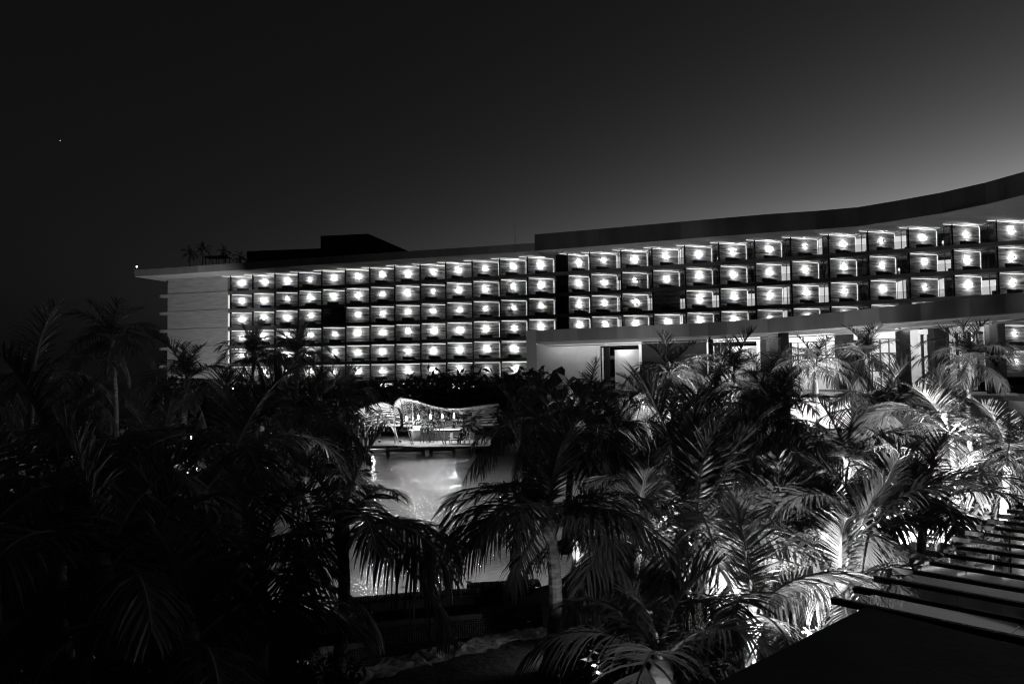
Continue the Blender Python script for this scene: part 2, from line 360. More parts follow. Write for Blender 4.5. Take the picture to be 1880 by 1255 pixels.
# roof of each wing: fascia line seen from below
def roof_y(px, py, z): 
    d = ray(px, py); return d.y * (z - CAMZ) / d.z
roofL = [(247, 508), (310, 504.5), (420, 497), (600, 485), (753, 475), (870, 468), (981.5, 461)]
roofR = [(982, 461), (1100, 452), (1250, 440), (1410, 427.5), (1500, 422), (1576, 416), (1650, 405), (1730, 392), (1810, 376), (1880, 358.6), (1960, 338)]
FP = {'low': [gmat('roof_panel_' + c_, v_, .75, .16, .5, .1, 6, stretch=(1, 1, .2)) for c_, v_ in zip('abc', (.26, .31, .35))], 'high': [gmat('dark_panel_' + c_, v_, .75, .25, .5, .1, 6, stretch=(1, 1, .2)) for c_, v_ in zip('abc', (.085, .10, .12))]}
for pts, top, nm in ((roofL, 26.85, 'low'), (roofR, 28.15, 'high')):
    fr = [on(x, y, SOFF) for x, y in pts]
    fr2 = []
    for i in range(len(fr) - 1):
        for j in range(4): fr2.append(fr[i].lerp(fr[i + 1], j / 4))
    fr2.append(fr[-1])
    t = (fr2[-1] - fr2[0]).normalized(); inw = Vector((-t.y, t.x, 0))
    bk = [p + inw * (22 if i else 14) for i, p in enumerate(fr2)]
    mb = MB(); mb.strip([(p.x, p.y) for p in fr2], [(p.x, p.y) for p in bk], SOFF + .06, top); hb(mb, 'roof_fascia', M['fascia'] if nm == 'low' else M['roofedge'])
    mb = MB(); ins = [p + inw * .03 for p in fr2]
    mb.strip([(p.x, p.y) for p in ins], [(p.x, p.y) for p in bk], SOFF, SOFF + .058); hb(mb, 'roof_soffit', M['soffit'])
    cum = len(fr2) - 1; step = 3 if nm == 'low' else 4
    for i in range(0, cum, step):
        seg = fr2[i:min(i + step, cum) + 1]; d0 = (seg[1] - seg[0]).normalized() * .012; d1 = (seg[-1] - seg[-2]).normalized() * .012
        seg = [seg[0] + d0] + seg[1:-1] + [seg[-1] - d1]
        mb = MB(); mb.strip([(p - inw * .06).xy for p in seg], [(p - inw * .004).xy for p in seg], SOFF + .07 + random.uniform(0, .015), top + .05); hb(mb, 'fascia_panel', FP[nm][random.randrange(3)])
# balconies
dark_cells = {(2, 'L', 4), (2, 'R', 3)}
ORD = ['first', 'second', 'third', 'fourth', 'fifth', 'sixth', 'seventh', 'eighth', 'ninth', 'tenth', 'eleventh', 'twelfth', 'thirteenth']
ROWN = ['top', 'second', 'third', 'fourth', 'fifth', 'sixth', 'seventh']
sconce = MB(); 
for ringr, yy in ((.11, -.30),):
    sconce.tube([(0, -.30, 0), (0, -.27, 0)], .12, 10); sconce.tube([(0, -.27, 0), (0, 0, 0)], .022, 6)
    sconce.tube([(0, -.02, 0), (0, 0, 0)], .07, 8)
sconce_me = sconce.mesh('wall_lamp', M['dark'])
# low wide lounge seat with a rolled back
lc = MB(); lc.box((0, -.1, .22), (1.9, .8, .24)); lc.box((0, .34, .36), (1.9, .16, .44)); lc.box((-.95, -.05, .3), (.14, .8, .36)); lc.box((.6, .0, .42), (.5, .5, .14)); lc.box((-.45, .1, .40), (.6, .3, .22))
for sx in (-.8, .8):
    for sy in (-.4, .3): lc.box((sx, sy, .05), (.06, .06, .10))
lounge_me = lc.mesh('lounge_chair', M['cushion'])
def cells():
    for w, cols in (('L', colsL), ('R', colsR)):
        for c in range(len(cols) - 1):
            if w == 'L': rows = list(range(6)) + ([6] if c in (6, 7, 8) else [])
            else: rows = list(range(4)) + ([4, 5] if c >= 11 else [])
            for k in rows: yield w, c, k, cols[c], cols[c + 1]
rnd = random.Random(11)
BEND, DEPTH = .72, 3.3
for w, c, k, x0, x1 in cells():
    A, N = front(x0), front(x1); t = (N - A); wd = t.length; t = t.normalized(); inw = Vector((-t.y, t.x, 0))
    if w == 'R' and c == 0: N = front(1088)
    B = A + t * (wd * BEND) + inw * DEPTH
    z0 = FLOOR[k]; z1 = z0 + (SOFF - z0 if k == 0 else CLEAR) - .002
    pd = (B - A).normalized(); pn = Vector((pd.y, -pd.x, 0))            # panel direction and outward normal
    mb = MB(); q = pn * -.16
    mb.prism([(A.x, A.y), (B.x, B.y), ((B + q).x, (B + q).y), ((A + q).x, (A + q).y)], z0 + .002, z1)
    bw = hb(mb, 'balcony_wall', M['stone'])
    mid = A.lerp(B, (.42 + .008 * c if w == 'L' else .53) + rnd.uniform(-.02, .02)); lz = z0 + 1.55 + rnd.uniform(-.08, .08)
    link('wall_lamp', sconce_me, bw, (mid.x, mid.y, lz), (0, 0, math.atan2(pd.y, pd.x)))
    off = (k, w, c) in dark_cells
    if not off:
        L = mid + pn * .22; lo = lamp('wall_lamp_light', 'POINT', (L.x, L.y, lz), 1, None, .035)
        lo.data.energy = 500 * rnd.choice((.4, .7, .9, 1, 1.05, 1.25)); lo.parent = bw
        # cove strip along the head of the panel and down its inner edge
        mb = MB(); a, b = A + pn * .12 - pd * (1.5 if k == 0 else -.25), B + pn * .12 - pd * .1
        mb.bar((a.x, a.y, z1 - .13), (b.x, b.y, z1 - .13), .05, .06); mb.build('cove_light', M['cove'], bw)
        if w == 'R' or c > 7:
            mb = MB(); e = B + pn * .10 - pd * .05; mb.box((e.x, e.y, (z0 + z1 - .2) / 2), (.05, .05, z1 - z0 - .25)); mb.build('edge_light', M['cove'], bw)
    mb = MB(); e = A + pn * .07; mb.box((e.x, e.y, (z0 + z1) / 2), (.16, .30, z1 - z0 - .01), math.atan2(t.y, t.x)); mb.build('divider', M['black'], bw)
    # glazed return from the deep corner back to the next panel
    G0, G1 = B + t * .05, B.lerp(N, .9) + t * .02; gd = (G1 - G0).normalized(); gn = Vector((gd.y, -gd.x, 0))
    vis = w == 'R' or c >= 8
    if vis:
        fm = MB(); h0, h1 = z0 + .03, z1 - .08
        for s in (0, .55, 1):
            p = G0.lerp(G1, s); fm.box((p.x, p.y, (h0 + h1) / 2), (.08, .08, h1 - h0 - .16), math.atan2(gd.y, gd.x))
        for hz in (h0 + .04, h1 - .04):
            fm.bar((G0.x, G0.y, hz), (G1.x, G1.y, hz), .08, .08)
        wf = fm.build('window_frame', M['frame'], bw)
        mb = MB(); mb.quad((G0.x, G0.y, h0), (G1.x, G1.y, h0), (G1.x, G1.y, h1), (G0.x, G0.y, h1)); mb.build('pane', M['pane'], bw)
        kind = rnd.choice(('dark', 'dark', 'curtain', 'room', 'room', 'lamp')) if not off else 'room'
        C0, C1 = G0 - gn * .12, G0.lerp(G1, .72) - gn * .12
        if kind in ('curtain', 'room'):
            s0, s1 = (0, rnd.choice((.5, 1))) if kind == 'curtain' else (0, 1)
            mb = MB(); n = 13
            if kind == 'room': C0, C1 = B + inw * 1.2 - t * .2, B + inw * 1.2 + t * (wd * .95)
            pts = [C0.lerp(C1, s0 + (s1 - s0) * i / (n - 1)) - gn * (.06 * (i % 2) if kind == 'curtain' else 0) for i in range(n)]
            ztop = h1 if kind == 'curtain' else rnd.uniform(h0 + 1.9, h1)
            for i in range(n - 1):
                a, b = pts[i], pts[i + 1]; mb.quad((a.x, a.y, h0), (b.x, b.y, h0), (b.x, b.y, ztop), (a.x, a.y, ztop))
            mb.build('curtain' if kind == 'curtain' else 'room_wall', M['curtain_lit'] if kind == 'curtain' else M['room_lit'], bw)
            if kind == 'room':
                mb = MB(); p = pts[5] - inw * .3; mb.box((p.x, p.y, h0 + .4), (1.0, .4, .8)); mb.box((p.x + .2, p.y, h0 + 1.15), (.5, .06, .7)); mb.build('room_furniture', M['black'], bw)
        elif kind == 'lamp':
            p = B + t * rnd.uniform(.4, 1.0) + inw * .4
            mb = MB(); mb.tube([(p.x, p.y, z0 + .9), (p.x, p.y, z0 + 1.25)], [.16, .11], 8); mb.tube([(p.x, p.y, z0 + .05), (p.x, p.y, z0 + .9)], .02, 5); mb.build('room_lamp', M['soft'], bw)
    # glass railing
    ra, rb = A + inw * -.30, N + inw * -.30
    mb = MB(); mb.quad((ra.x, ra.y, z0 + .02), (rb.x, rb.y, z0 + .02), (rb.x, rb.y, z0 + 1.0), (ra.x, ra.y, z0 + 1.0)); mb.build('railing', M['rail_glass'], bw)
    # chair
    if rnd.random() < .9:
        p = A.lerp(B, rnd.uniform(.34, .46)) + pn * rnd.uniform(.75, .9)
        o = link('lounge_chair', lounge_me, None, (p.x, p.y, z0), (0, 0, math.atan2(pd.y, pd.x) + rnd.uniform(-.15, .15)))
        where = f'{ORD[c]} column from the pale end wall' if w == 'L' else f'{ORD[c]} column right of the dark joint'
        tag(o, f'low dark lounge chair on {ROWN[k]} row balcony, {where}', 'chair', 'lounge chairs on the hotel balconies')
# rooftop volumes
def extr_px(pts, y, depth, name, mat):
    P = [at(x, yy, y) for x, yy in pts]; n = len(P); b = Vector((0, depth, 0)); mb = MB()
    mb.add(P + [p + b for p in P], [tuple(range(n)), tuple(range(2 * n - 1, n - 1, -1))] + [(i, n + i, n + (i + 1) % n, (i + 1) % n) for i in range(n)])
    return hb(mb, name, mat)
extr_px([(453, 488), (453, 461), (588, 456), (588, 478)], 133, 8, 'roof_plant_room', M['roofdark'])
extr_px([(588.5, 478), (588.5, 433), (676, 429), (757, 464), (757, 476)], 131, 9, 'roof_stair_block', M['roofdark'])
mb = MB(); p = at(946, 450, 128); mb.tube([(p.x, p.y, 26.8), (p.x, p.y, 33.6)], [.05, .02], 6); hb(mb, 'mast', M['dark'])
p = at(251, 490, 133.5); mb = MB(); mb.tube([(p.x, p.y, 26.8), (p.x, p.y, 27.35)], .05, 6); mb.tube([(p.x - .5, p.y, 26.8), (p.x - .5, p.y, 27.2)], .04, 6); hb(mb, 'warning_lamp_post', M['steel'])
mb = MB(); mb.tube([(p.x, p.y, 27.35), (p.x, p.y, 27.5), (p.x, p.y, 27.6)], [.09, .12, .03], 8); hb(mb, 'warning_lamp', M['lamp'])
# rooftop pergola
pg = empty('roof_pergola', tuple(at(400, 480, 134).xy) + (26.85,)); tag(pg, 'small dark pergola on the hotel roof among rooftop palms', 'pergola')
for sx in (-1.8, -.6, .6, 1.8):
    for sy in (-1, 1): MB().box((sx, sy, 1.05), (.14, .14, 2.1)).build('post', M['dark'], pg)
MB().box((0, 0, 2.2), (4.3, 2.6, .18)).build('pergola_roof', M['dark'], pg)

# ================================================================== LOBBY BLOCK under its wide flat roof
LS, LT = 11.5, 13.15
lob = empty('lobby_building', tuple(plan(1400, 90).xy) + (GZ,)); lob_off = Vector(lob.location)
tag(lob, 'flat-roofed lobby with pale lit soffit and black square columns in front of the hotel', 'building')
def lb(mbx, name, mats, parent=None, smooth=False):
    o = mbx.build(name, mats, parent or lob, smooth)
    if parent is None: o.location = -lob_off
    return o
fas_px = [(985, 628.3), (1100, 624), (1200, 620.6), (1300, 616.8), (1410, 611), (1470, 607), (1550, 601), (1650, 592.5), (1780, 582), (1880, 574), (1990, 563)]
fas = [on(x, y, LS) for x, y in fas_px]
fd = []
for i in range(len(fas) - 1):
    for j in range(3): fd.append(fas[i].lerp(fas[i + 1], j / 3))
fd.append(fas[-1])
bkd = [Vector((p.x + (5 if p.x > 25 else 1), p.y + 17 - 8 * max(0, min(1, (20 - p.x) / 20)), 0)) for p in fd]
mb = MB(); mb.strip(fd, bkd, LS + .06, LT); lb(mb, 'roof_fascia', M['fascia'])
for i in range(0, len(fd) - 1, 2):
    seg = fd[i:i + 3]; d0 = (seg[1] - seg[0]).normalized() * .012; d1 = (seg[-1] - seg[-2]).normalized() * .012; seg = [seg[0] + d0] + seg[1:-1] + [seg[-1] - d1]
    mb = MB(); mb.strip([(p.x, p.y - .06) for p in seg], [(p.x, p.y - .004) for p in seg], LS + .05 + random.uniform(0, .02), LT + .06); lb(mb, 'fascia_panel', FP['low'][random.randrange(3)])
mb = MB(); mb.strip([Vector((p.x, p.y + .03, 0)) for p in fd], bkd, LS, LS + .058); lb(mb, 'roof_soffit', M['soffit'])
# stepped beam band behind the front edge
def curve_in(dy):
    out = []
    for i, p in enumerate(fd):
        tn = (fd[min(i + 1, len(fd) - 1)] - fd[max(i - 1, 0)]).normalized(); out.append(Vector((p.x - tn.y * dy, p.y + tn.x * dy, 0)))
    return out
mb = MB(); mb.strip(curve_in(2.2), curve_in(2.7), LS - .32, LS - .002); lb(mb, 'soffit_beam', M['soffit'])
# return wall at the left end
mb = MB(); a = on(966, 608, LT); b = fd[0]
mb.box(((a.x + b.x) / 2, b.y + .6, (LT + 2) / 2), ((b.x - a.x), 1.2, LT - 2)); lb(mb, 'side_wall', M['fascia'])
back = [(985, 111), (1098, 108), (1180, 105), (1300, 101), (1398, 97), (1450, 95), (1535, 91.5), (1570, 90), (1650, 86.5), (1668, 85.5), (1688, 85), (1712, 84), (1745, 82.5), (1790, 81), (1812, 80), (1846, 79)]
kinds = ['pale', 'bright', 'dark', 'bright', 'dark', 'grid', 'dark', 'grid', 'dark', 'pale', 'strip', 'dark', 'strip', 'bright', 'dark']
ZF = 4.6
for i, kd in enumerate(kinds):
    a, b = plan(*back[i]), plan(*back[i + 1]); d = (b - a).normalized(); nn = Vector((d.y, -d.x, 0)); wdt = (b - a).length
    ang = math.atan2(d.y, d.x); c = (a + b) / 2
    def wall(z0, z1, s0, s1, t, mat, name='back_wall', out=0.0):
        p = a.lerp(b, (s0 + s1) / 2) + nn * out
        mb = MB(); mb.box((p.x, p.y, (z0 + z1) / 2), (wdt * (s1 - s0) - .01, t, z1 - z0), ang); return lb(mb, name, mat)
    if kd == 'pale': wall(ZF, LS - .01, 0, 1, .3, M['white'])
    elif kd == 'dark': wall(ZF, LS - .01, 0, 1, .35, M['black'], 'dark_panel', .05)
    elif kd == 'grid':
        wall(LS - .9, LS - .01, 0, 1, .3, M['white']); nP = 5; zs = [ZF + .1, ZF + 2.2, ZF + 4.3, LS - .92]
        wall(ZF, LS - .92, 0, 1, .1, M['curtain_lit'], 'lit_room_wall', -1.2)
        for q in range(nP):
            for r_ in range(3):
                p0, p1 = a.lerp(b, q / nP), a.lerp(b, (q + 1) / nP)
                mb = MB(); mb.quad((p0.x, p0.y, zs[r_]), (p1.x, p1.y, zs[r_]), (p1.x, p1.y, zs[r_ + 1]), (p0.x, p0.y, zs[r_ + 1])); lb(mb, 'pane', M['pane'])
        for q in range(nP + 1):
            p = a.lerp(b, q / nP); mb = MB(); mb.box((p.x, p.y, (zs[0] + zs[3]) / 2), (.13, .13, zs[3] - zs[0]), ang); lb(mb, 'mullion', M['frame'])
        for zz in zs[1:3]: mb = MB(); mb.bar((a.x, a.y - .02, zz), (b.x, b.y - .02, zz), .1, .12); lb(mb, 'transom', M['frame'])
    elif kd == 'bright':      # deep opening with a pale frame, grey screen wall inside
        wall(LS - .55, LS - .01, 0, 1, .3, M['white']); wall(ZF, LS - .56, 0, .06, .5, M['white'], 'door_frame', .1); wall(ZF, LS - .56, .94, 1, .5, M['white'], 'door_frame', .1)
        wall(LS - .80, LS - .57, .07, .93, .2, M['black'], 'door_head'); wall(ZF, LS - .82, .10, .13, .2, M['soffit'], 'door_post')
        wall(ZF, LS - .82, .14, .26, .2, M['black'], 'door_leaf', -.3); wall(ZF, LS - 1.1, .27, .93, .2, M['concrete'], 'screen_wall', -2.4)
        p = c - nn * 1.2; lamp('lobby_light', 'POINT', (p.x, p.y, LS - .9), 220, lob, .2)
    elif kd == 'strip':
        wall(LS - .6, LS - .01, 0, 1, .3, M['white'])
        for q in range(4): wall(ZF, LS - .61, q / 4, q / 4 + (.13 if q % 2 else .2), .3, M['white'] if q % 2 == 0 else M['black'], 'pier')
        wall(ZF, LS - .61, 0, 1, .08, M['curtain_lit'], 'lit_room_wall', -1.4)
# black columns
for px_, dp, w_ in ((1306, 96, .5), (1440, 88.5, .95), (1420, 94, 1.3), (1587, 84, .9), (1659.5, 76, 1.0), (1722, 81, 1.2), (1822, 68.5, .75), (1836, 73, .8)):
    p = plan(px_, dp); mb = MB(); mb.box((p.x, p.y, (LS + ZF) / 2 - 1), (w_, w_, LS - ZF + 2 - .01)); lb(mb, 'column', M['black'])
# lobby floor slab and the lit lower storey
fl = [Vector((p.x, p.y + 3.0, 0)) for p in fd]
mb = MB(); mb.strip(fl, bkd, ZF - .45, ZF - .01); lb(mb, 'lobby_floor', M['slab'])
fl2 = [Vector((p.x, p.y + 9.0, 0)) for p in fd]
mb = MB(); mb.strip(fl2, bkd, GZ, ZF - .47); lb(mb, 'lower_wall', M['roofdark'])
for x0_, x1_, y_ in ((1450, 1560, 86), (1700, 1880, 76)):
    a, b = plan(x0_, y_), plan(x1_, y_ - 4); mb = MB(); mb.bar((a.x, a.y, 2.2), (b.x, b.y, 2.2), .3, 3.4); lb(mb, 'pale_lower_wall', M['white'])
# linear light fixtures along the back of the soffit beam, washing soffit and rear wall
ci = curve_in(3.0)
for i in range(0, len(ci) - 3, 3):
    a, b = ci[i], ci[i + 3]; m_ = (a + b) / 2; d = (b - a); ln = d.length; ang = math.atan2(d.y, d.x)
    o = lb(MB().box((0, 0, 0), (ln * .96, .10, .16), ang), 'linear_light', M['white']); nb_ = Vector((-d.y, d.x, 0)).normalized(); o.location = Vector((m_.x, m_.y, LS - .52)) - nb_ * .15 - lob_off
    ld = bpy.data.lights.new('linear_glow', 'AREA'); ld.shape = 'RECTANGLE'; ld.size = ln * .95; ld.size_y = .14; ld.energy = ln * (11 if i == 0 else 40 if i < 7 else 125)
    o = bpy.data.objects.new('linear_glow', ld); COL.objects.link(o); nb = Vector((-d.y, d.x, 0)).normalized(); o.location = Vector((m_.x, m_.y, LS - .52))
    zz = -(nb + Vector((0, 0, .7))).normalized(); xx = d.normalized(); yy = zz.cross(xx); o.rotation_euler = Matrix((xx, yy, zz)).transposed().to_euler(); o.parent = lob; o.matrix_parent_inverse = Matrix.Translation(-lob.location)
for px_, dp, wt in ((1470, 82, 800), (1520, 79, 800), (1600, 75, 500)):
    p = plan(px_, dp); o = lb(MB().tube([(0, 0, 0), (0, 0, .9)], .06, 6).tube([(0, 0, .9), (0, 0, 1.1)], .09, 6), 'path_bollard', M['dark']); o.location = p + Vector((0, 0, GZ)) - lob_off
    lamp('bollard_light', 'POINT', (p.x, p.y, GZ + 1.5), wt, lob, .1)

# ================================================================== PALMS
def frond_mesh(seed, e0, bend, vee, droop, comb=0.0, lenf=1.0, fold=0.0):
    """one feather leaf, unit length: a curved rib with leaflets growing from its two edges"""
    r = random.Random(seed); n = 46; th = [e0 - bend * (i / n) ** 1.25 for i in range(n + 1)]
    P = [Vector((0, 0, 0))]; sway = r.uniform(-.10, .10)
    for i in range(n):
        s = i / n; P.append(P[-1] + Vector((math.cos(th[i]), sway * s, math.sin(th[i]))) / n)
    vs, fs, mi = [], [], []
    for i in range(n + 1):
        s = i / n; T = Vector((math.cos(th[i]), sway * s, math.sin(th[i]))).normalized(); Nn = Vector((-math.sin(th[i]), 0, math.cos(th[i])))
        w = .013 * (1 - s) ** .8 + .0018; hgt = w * .7
        vs += [P[i] + Nn * hgt, P[i] + Vector((0, w, 0)), P[i] - Nn * hgt * .6, P[i] - Vector((0, w, 0))]
    for i in range(n):
        a = 4 * i
        for j in range(4): fs.append((a + j, a + 4 + j, a + 4 + (j + 1) % 4, a + (j + 1) % 4)); mi.append(1)
    st = int(n * .17)
    down = Vector((0, 0, -1))
    for side in (1, -1):
        gap = 0
        for i in range(st, n):
            s = (i - st) / (n - st)
            if gap > 0: gap -= 1; continue
            if r.random() < .03: gap = r.choice((1, 1, 2)); continue
            T = Vector((math.cos(th[i]), 0, math.sin(th[i]))); Nn = Vector((-math.sin(th[i]), 0, math.cos(th[i])))
            fa = R(74 - 46 * s) + r.uniform(-.13, .13)
            up = vee + r.uniform(-.16, .16) + comb * side
            d = T * math.cos(fa) + Vector((0, side, 0)) * (math.sin(fa) * math.cos(up)) + Nn * (math.sin(fa) * math.sin(up))
            Lf = lenf * (.365 * (math.sin(math.pi * min(1, .14 + s * .80)) ** .7) + .02) * r.uniform(.85, 1.1)
            base = 4 * i + (1 if side > 0 else 3); base2 = base + 4
            b0, b1 = Vector(vs[base]), Vector(vs[base2]); c = (b0 + b1) / 2; wv = (T - d * T.dot(d)).normalized()
            g = droop * r.uniform(.7, 1.4)
            d1 = (d + down * g * .35).normalized(); d2 = (d + down * g * 1.0).normalized(); d3 = (d + down * g * 2.0).normalized()
            p1 = c + d1 * Lf * .36; p2 = p1 + d2 * Lf * .34; p3 = p2 + d3 * Lf * .30
            w1, w2 = .0076 * lenf, .0054 * lenf; k = len(vs)
            tw = Nn * r.uniform(-.7, .7)
            wv1 = (wv + tw).normalized()
            vs += [p1 - wv1 * w1, p1 + wv1 * w1, p2 - wv1 * w2, p2 + wv1 * w2, p3]
            fs += [(base, base2, k + 1, k), (k, k + 1, k + 3, k + 2), (k + 2, k + 3, k + 4)]; mi += [0, 0, 0]
    me = bpy.data.meshes.new('frond'); me.from_pydata([tuple(v) for v in vs], [], fs)
    me.materials.append(M['leaf']); me.materials.append(M['rib']); me.polygons.foreach_set('material_index', mi); me.update(); return me
FR = {'up': [frond_mesh(100 + i, R(random.uniform(68, 84)), R(random.uniform(25, 60)), R(28), .12) for i in range(5)],
      'arch': [frond_mesh(200 + i, R(random.uniform(42, 60)), R(random.uniform(75, 115)), R(12), .35, comb=random.uniform(-.2, .2)) for i in range(7)],
      'flat': [frond_mesh(300 + i, R(random.uniform(18, 34)), R(random.uniform(65, 95)), R(2), .6, comb=random.uniform(-.2, .2)) for i in range(6)],
      'droop': [frond_mesh(400 + i, R(random.uniform(-8, 10)), R(random.uniform(60, 85)), R(-8), .9) for i in range(5)],
      'dead': [frond_mesh(500 + i, R(random.uniform(-58, -40)), R(random.uniform(20, 38)), R(-25), 1.6, lenf=.8) for i in range(3)]}
def palm(px, py, y, L, label, n=18, base=None, seed=0, lean=None, young=False, rad=.15, group=None, zb=GZ, extra=(), name='palm_tree', ring=True, sz=None):
    """crown centre at a pixel, y metres away; fronds L metres long"""
    r = random.Random(seed * 31 + int(px)); c = at(px, py, y); L = L * (sz or (1.34 if y < 23 else 1.12 if y < 37 else 1.04))
    if base is None: b = Vector((c.x + r.uniform(-.5, .5), c.y + r.uniform(-.4, .6), zb))
    else: b = on(base[0], base[1], zb)
    t = empty(name, b); tag(t, label, 'palm tree', group)
    top = c - b
    # ringed trunk
    H = top.length; k = max(8, int(H / .16)) if ring else 8; pts, rad_ = [], []
    bow = Vector((r.uniform(-.05, .05) * H, 0, 0))
    for i in range(k + 1):
        s = i / k; p = top * s + bow * math.sin(math.pi * s); pts.append(p)
        rr = rad * (1.0 + .55 * max(0, 1 - s * 7) - .28 * s) * (1.06 if i % 2 else .97); rad_.append(rr)
    pts[0] = pts[0] - Vector((0, 0, .15))
    MB().tube(pts, rad_, 10 if ring else 6).build('trunk', M['bark'], t, smooth=False)
    # fibrous crown base
    MB().tube([top - Vector((0, 0, .35)), top - Vector((0, 0, .05)), top + Vector((0, 0, .25)), top + Vector((0, 0, .5))], [rad * .75, rad * 1.25, rad * .9, rad * .2], 8).build('crown_shaft', M['bark'], t, smooth=True)
    a0 = r.uniform(0, 6.28); n = int(n * .72) if y < 36 else n
    for i in range(n):
        s = i / max(1, n - 1); az = a0 + i * 2.39996 + r.uniform(-.25, .25)
        if s < .16: kind = 'up'
        elif s < .5: kind = 'arch'
        elif s < .8: kind = 'flat'
        else: kind = 'droop'
        if young and kind == 'droop': kind = 'arch'
        me = r.choice(FR[kind]); sc = L * r.uniform(.84, 1.08) * (.8 if kind == 'up' else 1)
        link('frond', me, t, top + Vector((0, 0, .12 * (1 - s))), (r.uniform(-.14, .14), r.uniform(-.16, .16), az), sc)
    for _ in range(r.choice((0, 1, 2, 2)) if y > 23 else 0):      # old leaves hanging against the trunk
        o = link('frond', r.choice(FR['dead']), t, top - Vector((0, 0, .1)), (r.uniform(-.1, .1), r.uniform(0, .2), r.uniform(0, 6.28)), L * r.uniform(.6, .85))
    for kind, az, sc in extra:       # particular leaves the picture shows
        me = r.choice(FR[kind]); link('frond', me, t, top, (r.uniform(-.05, .05), r.uniform(-.05, .05), R(az)), L * sc)
    return t
palms = [
    # left, unlit
    (205, 625, 45, 3.4, 'tall dark palm at the far left rising against the night sky', dict(n=16)),
    (60, 700, 30, 3.8, 'dark palm at the left picture edge below the sky', dict(n=16)),
    (343, 705, 38, 3.3, 'dark spiky palm in front of the pale hotel end wall', dict(n=14)),
    (468, 655, 55, 3.3, 'dark palm covering the lowest balconies beside the pale end wall', dict(n=16)),
    (545, 655, 58, 3.4, 'dark palm right of the one beside the end wall, hiding lower balconies', dict(n=16)),
    (425, 850, 20, 2.9, 'dark palm with long hanging fronds left of the lagoon', dict(n=16)),
    (290, 860, 27, 3.2, 'dark palm among the left undergrowth below the end wall', dict(n=16)),
    (110, 890, 18, 3.0, 'dark palm among specks of light at lower left', dict(n=16)),
    (560, 780, 36, 3.3, 'dark palm left of the tented bar on the deck', dict(n=18)),
    (632, 735, 50, 3.0, 'small dark palm beside the left end of the tented bar', dict(n=14)),
    (560, 920, 24, 2.8, 'softly lit palm at the left shore of the lagoon', dict(n=18)),
    (628, 985, 14.5, 2.5, 'large foreground palm with drooping fronds across the left of the lagoon', dict(n=15, sz=1.05, base=(615, 1250), extra=(('flat', -8, 1.0), ('flat', -30, 1.15), ('droop', -22, 1.15)))),
    (480, 1060, 16, 2.6, 'foreground palm left of the drooping one, faintly striped with light', dict(n=16)),
    (190, 1060, 13, 2.8, 'nearest dark palm at the lower left corner', dict(n=14)),
    (350, 1190, 12, 2.2, 'low dark palm at the bottom left of the garden', dict(n=12, young=True)),
    # centre
    (1008, 960, 16, 2.75, 'foreground palm with straight ringed trunk in the middle of the garden', dict(n=20, sz=1.04, young=True, base=(1007, 1243), rad=.17, extra=(('flat', 176, 1.0), ('flat', 196, 1.05), ('flat', 210, .95), ('droop', 240, .7), ('arch', 160, 1.0), ('flat', 10, .9), ('droop', -20, .8), ('flat', -50, .8)))),
    (962, 800, 33, 2.9, 'dark palm right of the tented bar at the far shore', dict(n=18)),
    (1050, 810, 28, 3.0, 'dark palm behind the crown of the middle foreground palm', dict(n=20)),
    (1130, 790, 34, 3.0, 'dark palm below the broad-leaved clump', dict(n=18)),
    (1275, 985, 19, 3.0, 'brightly uplit palm with upright fronds right of the middle foreground palm', dict(n=22, base=(1287, 1252), rad=.14, extra=(('up', 80, 1.15), ('up', 130, 1.1), ('up', 30, 1.0)))),
    (1165, 1010, 17.5, 2.2, 'dark arching palm between the ringed trunk and the uplit palm', dict(n=16)),
    (1228, 690, 46, 3.2, 'pale-fronded palm in front of the black lobby panel', dict(n=16)),
    (1345, 695, 42, 3.2, 'dark upright palm in front of the lobby doorway', dict(n=16)),
    (1430, 775, 36, 3.2, 'dark hanging palm below the black lobby columns', dict(n=18)),
    (1245, 810, 34, 3.0, 'dark palm below the pale-fronded lobby palm', dict(n=18)),
    (1085, 735, 50, 3.1, 'dark palm right of the broad-leaved clump', dict(n=16)),
    (1178, 745, 46, 3.1, 'dark palm between the broad-leaved clump and the pale-fronded palm', dict(n=16)),
    (1300, 755, 40, 3.1, 'dark palm below and between the two doorway palms', dict(n=18)),
    (1400, 715, 46, 3.1, 'dark palm left of the black lobby columns', dict(n=16)),
    # right, uplit
    (1497, 672, 52, 3.2, 'slender palm with visible trunk before the gridded lobby window', dict(n=15)),
    (1590, 658, 54, 3.2, 'palm beside the lobby column right of the gridded window', dict(n=16)),
    (1782, 668, 42, 3.3, 'tall uplit palm with spear leaf before the rightmost lobby columns', dict(n=16)),
    (1625, 765, 33, 3.2, 'uplit palm with tall pale fronds in the right of the garden', dict(n=20, young=True)),
    (1745, 800, 30, 3.2, 'brilliantly lit palm below the spear-leaf palm', dict(n=20, young=True)),
    (1850, 850, 26, 3.0, 'brilliantly lit palm at the right picture edge', dict(n=18)),
    (1555, 860, 28, 2.9, 'dark palm left of the brilliantly lit cluster', dict(n=18)),
    (1440, 1015, 20, 2.8, 'half lit palm between the uplit palm and the glass roof', dict(n=18)),
    (1600, 985, 19, 2.7, 'palm with a long bright arching rib beside the glass roof', dict(n=18, extra=(('arch', 40, 1.1),))),
    (1385, 1130, 14.5, 2.1, 'low palm with one broad pale frond next to the solid roof', dict(n=11, young=True, extra=(('arch', 5, 1.2),))),
    (1545, 1085, 16, 2.2, 'low bright palm at the left edge of the glass roof beams', dict(n=14)),
    (1700, 940, 22, 2.7, 'bright palm leaning over the glass roof', dict(n=18)),
    (1215, 1225, 11.5, 1.7, 'low young palm with pale ribs at the bottom of the picture', dict(n=12, young=True)),
]
